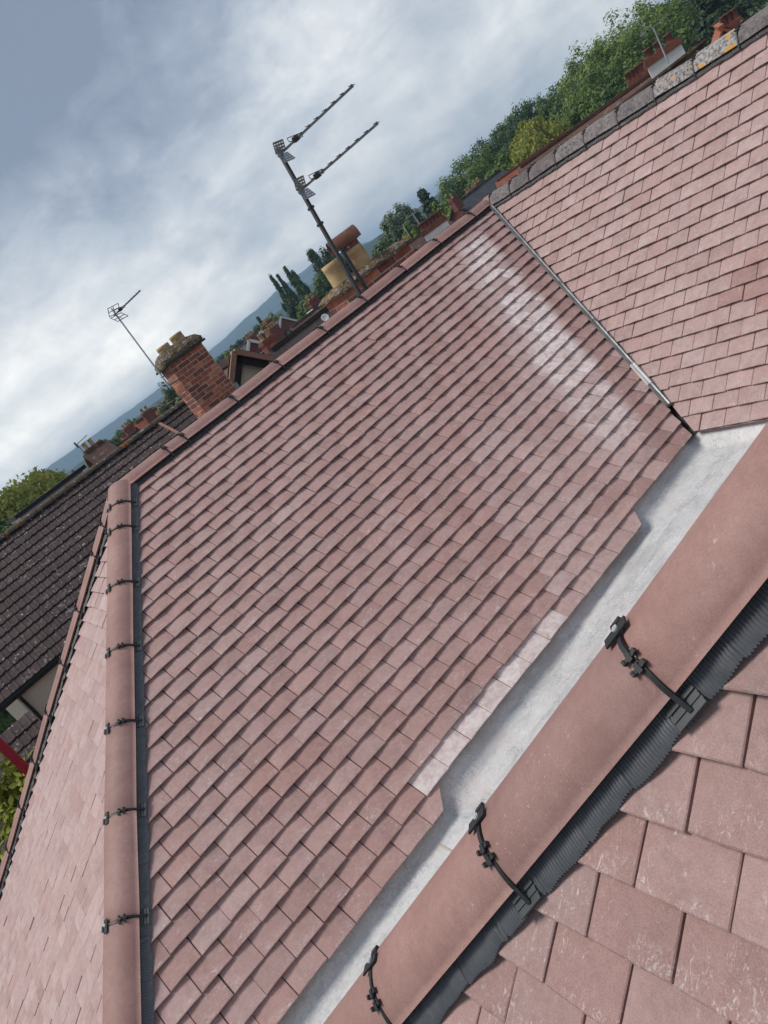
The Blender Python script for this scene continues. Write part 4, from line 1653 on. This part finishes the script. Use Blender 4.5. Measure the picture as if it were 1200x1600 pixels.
def lay_inter(root, xa, xb, top, down, nrm, length, courses, mat, seed, keep=300):
    rr = random.Random(seed)
    gauge = length / courses
    var = [inter_tile(gauge, seed + k) for k in range(4)]
    ms = [v.mesh('roof_tile', mat) for v in var]
    fr = Matrix((V((1, 0, 0)), -down, nrm)).transposed().to_4x4()
    todo = []
    for c in range(courses):
        x = xa + ITW / 2
        while x < xb:
            m = fr @ Matrix.Rotation(rr.gauss(0, .006), 4, 'Z') @ Matrix.Rotation(rr.gauss(0, .008), 4, 'Y')
            m.translation = V((x, top.y, top.z)) + down * ((c + 1) * gauge + rr.gauss(0, .004)) + nrm * abs(rr.gauss(0, .003))
            pr = proj(m.translation)
            ok = bool(pr and -30 < pr[0] < 1230 and -30 < pr[1] < 1630)
            todo.append((0 if ok else 1, pr[2] if pr else 99, rr.randrange(4), m))
            x += ITW
    todo.sort(key=lambda t_: (t_[0], t_[1]))
    st = MB()
    for i, (o_, d_, k, m) in enumerate(todo):
        if i < keep and o_ == 0:
            put('roof_tile', ms[k], root, m)
        else:
            st.add([m @ V(v) for v in var[k].v], var[k].f)
    if st.v:
        st.build('tile_field', mat, root)['kind'] = 'stuff'


lay_inter(nh, -1.15, 6.0, V((0, RY, RZ)), SLN, NNR, NSL, NC, M_DARKROOF, 60, 260)
lay_inter(nh, 6.1, 7.3, V((0, RY, RZ)), SLN, NNR, NSL, NC, RF_DARK, 70, 40)
q = MB()
q.add([(-1.15, RY, RZ - .02), (7.3, RY, RZ - .02), (7.3, EY, EZ - .04), (-1.15, EY, EZ - .04), (-1.15, RY + 3.7, EZ), (7.3, RY + 3.7, EZ)], [(0, 3, 2, 1), (0, 1, 5, 4)])
q.build('roof_deck', M_TIMBER, nh)
x = -1.15
rr = random.Random(3)
while x < 7.0:
    q = MB()
    L = .44
    rows = []
    for t in (x + .006, x + L - .006):
        rows.append([V((t, RY + .13 * cos(a), RZ + .03 + .11 * sin(a) + rr.uniform(-.004, .004))) for a in [pi * k / 8 for k in range(9)]])
    q.grid(rows)
    q.build('ridge_tile', M_DARKRIDGE, nh, True)
    x += L
q = MB()
q.bar(V((6.05, RY, RZ + .06)), V((6.05, EY, EZ + .06)), .07, .06, NNR)
q.build('verge', M_PINKBRICK, nh)
q = MB()
q.add([(-.62, 16.46, 0), (7.1, 16.46, 0), (7.1, 23.2, 0), (-.62, 23.2, 0), (-.62, 16.46, EZ - .05), (7.1, 16.46, EZ - .05), (7.1, 23.2, EZ - .05), (-.62, 23.2, EZ - .05)], [(0, 1, 5, 4), (1, 2, 6, 5), (2, 3, 7, 6), (3, 0, 4, 7)])
q.build('wall', M_CREAM, nh)
q = MB()
rows = []
for xx in (-1.2, 7.3):
    rows.append([V((xx, EY - .045 + .058 * cos(a), EZ - .015 + .058 * sin(a))) for a in [pi + pi * k / 8 for k in range(9)]])
q.grid(rows)
q.bar((-1.2, EY + .03, EZ - .03), (7.3, EY + .03, EZ - .03), .03, .16)
q.bar((-1.2, EY + .09, EZ - .10), (7.3, EY + .09, EZ - .10), .14, .02)
q.build('gutter', M_BLACK, nh)
q = MB()
q.tube([(-.55, EY - .04, EZ - .06), (-.55, EY - .04, EZ - .14), (-.55, EY + .05, EZ - .30), (-.55, EY + .11, EZ - .40), (-.55, EY + .11, .2)], .036, 10)
q.build('downpipe', M_BLACK, nh)
q = MB()
w1, w2 = at_y(28, 806, 21.3), at_y(129, 735, 21.3)
zt = max(w1.z, w2.z)
q.box(((w1.x + w2.x) / 2, 22.2, zt - .28), (abs(w2.x - w1.x), 1.8, .46))
q.build('dormer', M_WHITE, nh)
q = MB()
q.box(((w1.x + w2.x) / 2, 22.15, zt + .0), (abs(w2.x - w1.x) + .2, 2.1, .10))
q.build('dormer_roof', M_TIMBER, nh)

# white garden room and low roof below
ox = at_y(13, 1112, 17.6).x
q = MB()
q.box(((ox - .64) / 2, 18.1, (EZ - .25) / 2), (-.64 - ox, 1.0, EZ - .25))
wh = q.build('white_outhouse', M_WHITE)
q = MB()
q.box(((ox - .64) / 2, 18.1, EZ - .20), (-.60 - ox, 1.1, .08))
q.build('roof', M_WHITE, wh)
tag(wh, 'white outhouse at the corner of the cream house', 'outhouse')
lr = empty('low_tiled_roof', (-1.2, 14, 0))
tag(lr, 'low dark tiled lean-to roof below the downpipe of the cream house', 'lean-to')
LT, LBt = V((0, 15.2, CZ - 2.93)), V((0, 12.2, CZ - 4.6))
sl = (LBt - LT)
SLL = sl.length
sl.normalize()
nn_ = V((1, 0, 0)).cross(-sl).normalized()
lay_inter(lr, -4.5, -.62, LT, sl, nn_, SLL, 11, M_DARKROOF, 80, 150)
q = MB()
q.add([(-4.4, 15.2, 0), (-.64, 15.2, 0), (-.64, 15.2, LT.z - .03), (-4.4, 15.2, LT.z - .03), (-4.4, 12.3, 0), (-.64, 12.3, 0), (-.64, 12.3, LBt.z - .03), (-4.4, 12.3, LBt.z - .03)], [(0, 1, 2, 3), (4, 5, 6, 7), (0, 4, 7, 3), (1, 5, 6, 2)])
q.build('wall', W_BRICK, lr)
rp = at_d(19, 1184, 9.0)
q = MB()
q.box((rp.x, rp.y, (CZ - 1.2) / 2), (.07, .07, CZ - 1.2))
post = q.build('red_post', M_REDP)
q = MB()
q.box((rp.x + .05, rp.y, (CZ - 1.2) / 2), (.03, .10, CZ - 1.2))
q.build('flange', M_REDP, post)
tag(post, 'red painted steel post beside the yellow green tree', 'post')


# ------------------------------------------------------------------ trees
def leaf_mat(name, lo, hi, trans=.25):
    m, t, b = new_mat(name)
    isl = N(t, 'ShaderNodeNewGeometry').outputs['Random Per Island']
    n1 = noise_n(t, pos(t), .35, 3, .6)
    f = math_n(t, 'ADD', math_n(t, 'MULTIPLY', isl, .55), math_n(t, 'MULTIPLY', n1, .45))
    col = ramp(t, f, [(.2, lo), (.75, hi)])
    t.links.new(col, b.inputs['Base Color'])
    b.inputs['Roughness'].default_value = .6
    b.inputs['Specular IOR Level'].default_value = .25
    tr = N(t, 'ShaderNodeBsdfTranslucent')
    t.links.new(col, tr.inputs[0])
    mx = N(t, 'ShaderNodeMixShader')
    mx.inputs[0].default_value = trans
    out = t.nodes['Material Output']
    t.links.new(b.outputs[0], mx.inputs[1])
    t.links.new(tr.outputs[0], mx.inputs[2])
    t.links.new(mx.outputs[0], out.inputs[0])
    return m


LEAF = {
    'oak': leaf_mat('leaf_oak', (0.090, 0.144, 0.038), (0.191, 0.278, 0.061)),
    'dark': leaf_mat('leaf_dark', (0.056, 0.101, 0.033), (0.126, 0.198, 0.055)),
    'light': leaf_mat('leaf_light', (0.140, 0.204, 0.042), (0.270, 0.356, 0.077)),
    'grey': leaf_mat('leaf_grey', (0.100, 0.133, 0.075), (0.200, 0.250, 0.141)),
    'willow': leaf_mat('leaf_willow', (0.224, 0.253, 0.049), (0.406, 0.416, 0.091)),
    'pine': leaf_mat('leaf_pine', (0.032, 0.059, 0.030), (0.074, 0.110, 0.050)),
    'bush': leaf_mat('leaf_bush', (0.189, 0.232, 0.026), (0.478, 0.478, 0.072), .35),
}
M_BARK = simple('bark', (.07, .055, .045), .9, .3, 6, .5)


def crown_mesh(name, kind, seed, nclump, nleaf, leaf):
    """unit tree: height 1, crown half-width 1 (scaled on placing)"""
    rr = random.Random(seed)
    vs, fs = [], []

    def leafq(p, s, n):
        a = n.cross(V((rr.uniform(-1, 1), rr.uniform(-1, 1), rr.uniform(-1, 1))))
        if a.length < 1e-3:
            return
        a.normalize()
        b = n.cross(a).normalized()
        o = len(vs)
        s1, s2 = s * rr.uniform(.6, 1.2), s * rr.uniform(.5, 1.0)
        vs.extend([p - a * s1, p - b * s2 * .6, p + a * s1, p + b * s2 * .6])
        fs.append((o, o + 1, o + 2, o + 3))
    cl = []
    for i in range(nclump):
        if kind == 'poplar':
            z = rr.uniform(.10, .99)
            w = .95 * (sin(pi * min(1, z * 1.02) ** .8) ** .7) * (1.05 - .5 * z)
            a = rr.uniform(0, 2 * pi)
            r = w * sqrt(rr.random())
            cl.append((V((r * cos(a), r * sin(a), z)), .28, .055))
        elif kind == 'conifer':
            z = rr.uniform(.05, 1.0)
            w = (1 - z) ** .8 * (1.0 + .25 * sin(z * 40))
            a = rr.uniform(0, 2 * pi)
            r = w * sqrt(rr.uniform(.3, 1))
            cl.append((V((r * cos(a), r * sin(a), z)), .22, .035))
        elif kind == 'willow':
            a = rr.uniform(0, 2 * pi)
            r = sqrt(rr.random())
            top_ = .98 - .35 * r * r + rr.uniform(-.05, .03)
            cl.append((V((r * cos(a), r * sin(a), top_)), .12, .25 * rr.uniform(.6, 1.4)))
        else:
            # lumpy dome: clumps near the surface of a few overlapping lobes
            a = rr.uniform(0, 2 * pi)
            zz = rr.uniform(-.5, 1)
            th = rr.random() ** .4
            rad = sqrt(max(0, 1 - zz * zz)) * th
            lump = 1 + .28 * mnoise.noise(V((cos(a) * 1.6, sin(a) * 1.6, zz * 1.8 + seed)))
            z = .62 + .36 * zz * lump * th
            cl.append((V((rad * lump * cos(a), rad * lump * sin(a), z)), .20, .075))
    for c, rw, rz in cl:
        for k in range(nleaf):
            if kind == 'willow':
                dz = rr.random()
                p = c + V((rr.gauss(0, rw * .4), rr.gauss(0, rw * .4), -dz * rz * 1.6))
                n = V((c.x, c.y, .2)) + V((rr.uniform(-.6, .6), rr.uniform(-.6, .6), 0))
            else:
                d = V((rr.gauss(0, 1), rr.gauss(0, 1), rr.gauss(0, 1)))
                d.normalize()
                q_ = rr.random() ** .5
                p = c + V((d.x * rw * q_, d.y * rw * q_, d.z * rz * q_))
                n = d + V((c.x * .5, c.y * .5, .5)) + V((rr.uniform(-.5, .5), rr.uniform(-.5, .5), rr.uniform(-.3, .5)))
            n.normalize()
            leafq(p, leaf * rr.uniform(.6, 1.3), n)
    me = bpy.data.meshes.new(name)
    # leaves are stored for a tree 10 m high and 4 m half-wide, then scaled
    me.from_pydata([(v.x, v.y, v.z) for v in vs], [], fs)
    me.update()
    return me


def tree_mesh(kind, seed, H, Wd, leaf, nclump, nleaf):
    """leaf-sized faces at true size: build the clump cloud in unit space, then blow it up"""
    rr = random.Random(seed)
    me = crown_mesh('crown', kind, seed, nclump, nleaf, 1e-4)
    co = [v.co.copy() for v in me.vertices]
    zs = sorted(v.z for v in co)
    zt = zs[int(len(zs) * .997)]
    xs = sorted(max(abs(v.x), abs(v.y)) for v in co)
    xt = xs[int(len(xs) * .985)]
    co = [V((v.x / xt, v.y / xt, v.z / zt)) for v in co]
    out = []
    for i in range(0, len(co), 4):
        c = (co[i] + co[i + 2]) / 2
        cc = V((c.x * Wd, c.y * Wd, c.z * H))
        k = leaf / 1e-4
        for j in range(4):
            out.append(cc + (co[i + j] - c) * k)
    me.vertices.foreach_set('co', [x for p in out for x in p])
    me.update()
    return me


def trunk_mesh(kind, H, Wd, seed):
    rr = random.Random(seed)
    q = MB()
    r = .022 * H
    pts = [V((0, 0, -.2))]
    for k in range(1, 6):
        pts.append(V((rr.gauss(0, .012 * H), rr.gauss(0, .012 * H), H * .16 * k)))
    q.tube(pts, [r * (1.25 - .2 * k) for k in range(6)], 8)
    if kind not in ('conifer',):
        for k in range(7):
            z = H * rr.uniform(.28, .7)
            a = rr.uniform(0, 2 * pi)
            l = Wd * rr.uniform(.4, .75) * (.35 if kind == 'poplar' else 1)
            rise = H * (.20 if kind == 'poplar' else .12)
            q.tube([V((0, 0, z)), V((l * .5 * cos(a), l * .5 * sin(a), z + rise * .6)), V((l * cos(a), l * sin(a), z + rise))], [r * .5, r * .32, r * .12], 6)
    return q.mesh('trunk', M_BARK, True)


TC = {}


def plant(name, label, kind, leafm, px, py, depth, wpx, seed=0, group=None, leaf=.22, dens=1.2, hmin=None, cat='tree'):
    top = at_d(px, py, depth)
    Wd = wpx / 1200 * depth / 2
    H = max(1.5, top.z)
    key = (kind, leafm, seed, round(H / 2), round(Wd), leaf, dens)
    if key not in TC:
        n = int({'poplar': 90, 'conifer': 130, 'willow': 150}.get(kind, 120) * dens)
        nl = int({'poplar': 46, 'conifer': 40, 'willow': 46}.get(kind, 60) * dens)
        cm = tree_mesh(kind, seed + 17, H, Wd, leaf, n, nl)
        cm.materials.append(LEAF[leafm])
        TC[key] = (cm, trunk_mesh(kind, H, Wd, seed), H, Wd)
    cm, tm, H0, W0 = TC[key]
    t = empty(name, (top.x, top.y, 0))
    tag(t, label, cat, group)
    rz = R.uniform(0, 6.28)
    m = Matrix.Translation((top.x, top.y, 0)) @ Matrix.Rotation(rz, 4, 'Z') @ Matrix.Diagonal((Wd / W0, Wd / W0, H / H0, 1))
    put('crown', cm, t, m)
    put('trunk', tm, t, m)
    return t


plant('broadleaf_tree', 'airy grey green tree behind the buff pots', 'round', 'grey', 612, 329, 92, 82, 1, leaf=.24)
plant('conifer_tree', 'dark conifer beside the bare aerial mast', 'conifer', 'pine', 657, 298, 84, 60, 2)
plant('broadleaf_tree', 'large rounded oak above the slate house', 'round', 'oak', 712, 252, 100, 118, 3)
plant('broadleaf_tree', 'lighter green tree under the large oak', 'round', 'light', 690, 312, 78, 62, 4)
plant('broadleaf_tree', 'pale green shrub between conifer and airy tree', 'round', 'light', 634, 350, 74, 40, 5)
plant('broadleaf_tree', 'dark low tree at the foot of the airy tree', 'round', 'dark', 592, 382, 82, 60, 6)
plant('broadleaf_tree', 'dark tree between the large oak and the willow', 'round', 'dark', 763, 208, 112, 108, 7)
plant('willow_tree', 'yellow green willow behind the weathered ridge', 'willow', 'willow', 822, 193, 66, 124, 8, leaf=.2)
plant('broadleaf_tree', 'tall dark tree rising behind the willow', 'round', 'dark', 805, 168, 112, 105, 9)
plant('broadleaf_tree', 'mid green tree just right of the willow top', 'round', 'oak', 838, 156, 112, 102, 10)
plant('broadleaf_tree', 'dark tree in the dip of the tree line', 'round', 'dark', 882, 118, 112, 102, 11)
plant('broadleaf_tree', 'green tree low in front of the dark tree line', 'round', 'oak', 885, 165, 84, 113, 12)
plant('broadleaf_tree', 'light green tree left of the tallest tree', 'round', 'light', 908, 70, 96, 124, 13)
plant('broadleaf_tree', 'tallest light green tree on the skyline', 'round', 'light', 966, 16, 92, 167, 14)
plant('broadleaf_tree', 'broad green tree below the tallest tree', 'round', 'oak', 940, 95, 80, 151, 15)
plant('broadleaf_tree', 'mid green tree behind the broad white chimney', 'round', 'oak', 1004, 40, 78, 140, 16)
plant('broadleaf_tree', 'dark tree on the skyline above the white chimney', 'round', 'dark', 1024, 6, 100, 116, 17)
plant('broadleaf_tree', 'green tree near the upper edge above the white chimney mast', 'round', 'oak', 1058, -14, 92, 113, 18)
plant('conifer_tree', 'drooping dark spruce beside the orange roof', 'conifer', 'pine', 1098, -22, 58, 162, 19)
plant('broadleaf_tree', 'dark tree behind the orange roof', 'round', 'dark', 1130, -40, 90, 162, 20)
plant('broadleaf_tree', 'green tree filling the gap left of the red house', 'round', 'dark', 958, 128, 62, 102, 21)
plant('broadleaf_tree', 'low tree at the left foot of the willow', 'round', 'oak', 778, 246, 80, 81, 22)
# left and middle
plant('willow_tree', 'bushy yellow green willow beyond the dark mossy roof', 'willow', 'willow', 36, 752, 46, 160, 23, leaf=.16, dens=2.0)
plant('broadleaf_tree', 'dark green tree at the left edge below the willow', 'round', 'dark', -2, 820, 38, 84, 24, leaf=.2)
plant('willow_tree', 'pale green bush at the left edge beside the yellow green willow', 'willow', 'willow', -8, 778, 44, 110, 48, leaf=.16, dens=1.5)
plant('broadleaf_tree', 'grey green shrub low between the willow and the brown house', 'round', 'grey', 112, 744, 60, 44, 49, leaf=.18)
plant('broadleaf_tree', 'dark tree far behind the low grey roof', 'round', 'dark', 183, 676, 125, 44, 50)
plant('broadleaf_tree', 'green tree far behind the red roofs, near the chimney aerial', 'round', 'oak', 232, 641, 120, 48, 51)
plant('broadleaf_tree', 'thin greyish tree right of the willow', 'round', 'grey', 96, 737, 70, 38, 25, leaf=.2, dens=.7)
plant('broadleaf_tree', 'leafy green tree beside the red brick chimney', 'round', 'grey', 262, 602, 44, 110, 26, leaf=.2)
plant('broadleaf_tree', 'small dark round tree among the red roofs', 'round', 'dark', 165, 688, 105, 24, 27)
plant('broadleaf_tree', 'small green tree behind the red roofs', 'round', 'oak', 205, 656, 110, 36, 28)
gp = 'poplars beyond the town'
plant('poplar_tree', 'leftmost slender poplar of the group', 'poplar', 'dark', 422, 431, 135, 17, 29, gp)
plant('poplar_tree', 'second slender poplar of the group', 'poplar', 'dark', 433, 430, 135, 16, 30, gp)
plant('poplar_tree', 'tallest poplar in the middle of the group', 'poplar', 'dark', 444, 418, 130, 20, 31, gp)
plant('poplar_tree', 'fourth poplar at the edge of the dark conifers', 'poplar', 'dark', 456, 424, 130, 20, 32, gp)
plant('conifer_tree', 'tall dark tree left of the buff chimney pots', 'poplar', 'pine', 482, 392, 112, 44, 33)
plant('broadleaf_tree', 'dark tree close against the buff chimney pot', 'round', 'pine', 507, 390, 104, 70, 34)
plant('broadleaf_tree', 'rounded green tree below the dark trees by the pots', 'round', 'dark', 500, 430, 86, 66, 35)
plant('broadleaf_tree', 'green tree behind the slate roofs', 'round', 'oak', 476, 468, 92, 64, 36)
plant('broadleaf_tree', 'purple brown tree among the poplars', 'round', 'pine', 452, 468, 110, 40, 37)
plant('poplar_tree', 'small separate poplar left of the group', 'poplar', 'dark', 402, 496, 150, 15, 38)
plant('broadleaf_tree', 'dark tree at the foot of the separate poplar', 'round', 'dark', 397, 512, 140, 34, 39)
plant('broadleaf_tree', 'green tree left of the white gables', 'round', 'oak', 422, 492, 128, 44, 40)
for i, (px, py) in enumerate(((382, 527), (372, 532), (362, 540), (352, 550), (343, 557))):
    plant('conifer_tree', ('first', 'second', 'third', 'fourth', 'last')[i] + ' dark conifer of the row before the far hill, counted from the poplars', 'round', 'pine', px, py, 190, 22, 41 + i % 2, 'row of dark conifers before the far hill')
plant('broadleaf_tree', 'pale green tree between the chimney and the gabled house', 'round', 'light', 358, 552, 60, 46, 44)
plant('broadleaf_tree', 'brown leafless looking shrub beside the black boarded gable', 'round', 'grey', 360, 585, 15, 30, 45, leaf=.06, dens=.8)
plant('broadleaf_tree', 'dark hedge tree beside the white outhouse', 'round', 'dark', -12, 1085, 24, 90, 47, leaf=.15)
# yellow green garden tree by the red post: leaves big enough to tell apart
plant('garden_tree', 'yellow green leafy tree below the roof edge at the left', 'round', 'bush', 10, 1198, 9.4, 190, 46, leaf=.075, dens=1.7)

# ------------------------------------------------------------------ air
q = MB()
hz = 4600
q.box((0, 0, 41.5), (2 * hz, 2 * hz, 89))
hzm = bpy.data.materials.new('haze')
hzm.use_nodes = True
ht = hzm.node_tree
ht.nodes.clear()
pv = N(ht, 'ShaderNodeVolumePrincipled')
pv.inputs['Color'].default_value = (.52, .74, 1.0, 1)
pv.inputs['Density'].default_value = .00042
pv.inputs['Anisotropy'].default_value = .2
ho = N(ht, 'ShaderNodeOutputMaterial')
ht.links.new(pv.outputs[0], ho.inputs['Volume'])
haze = q.build('haze', hzm)
tag(haze, kind='stuff')
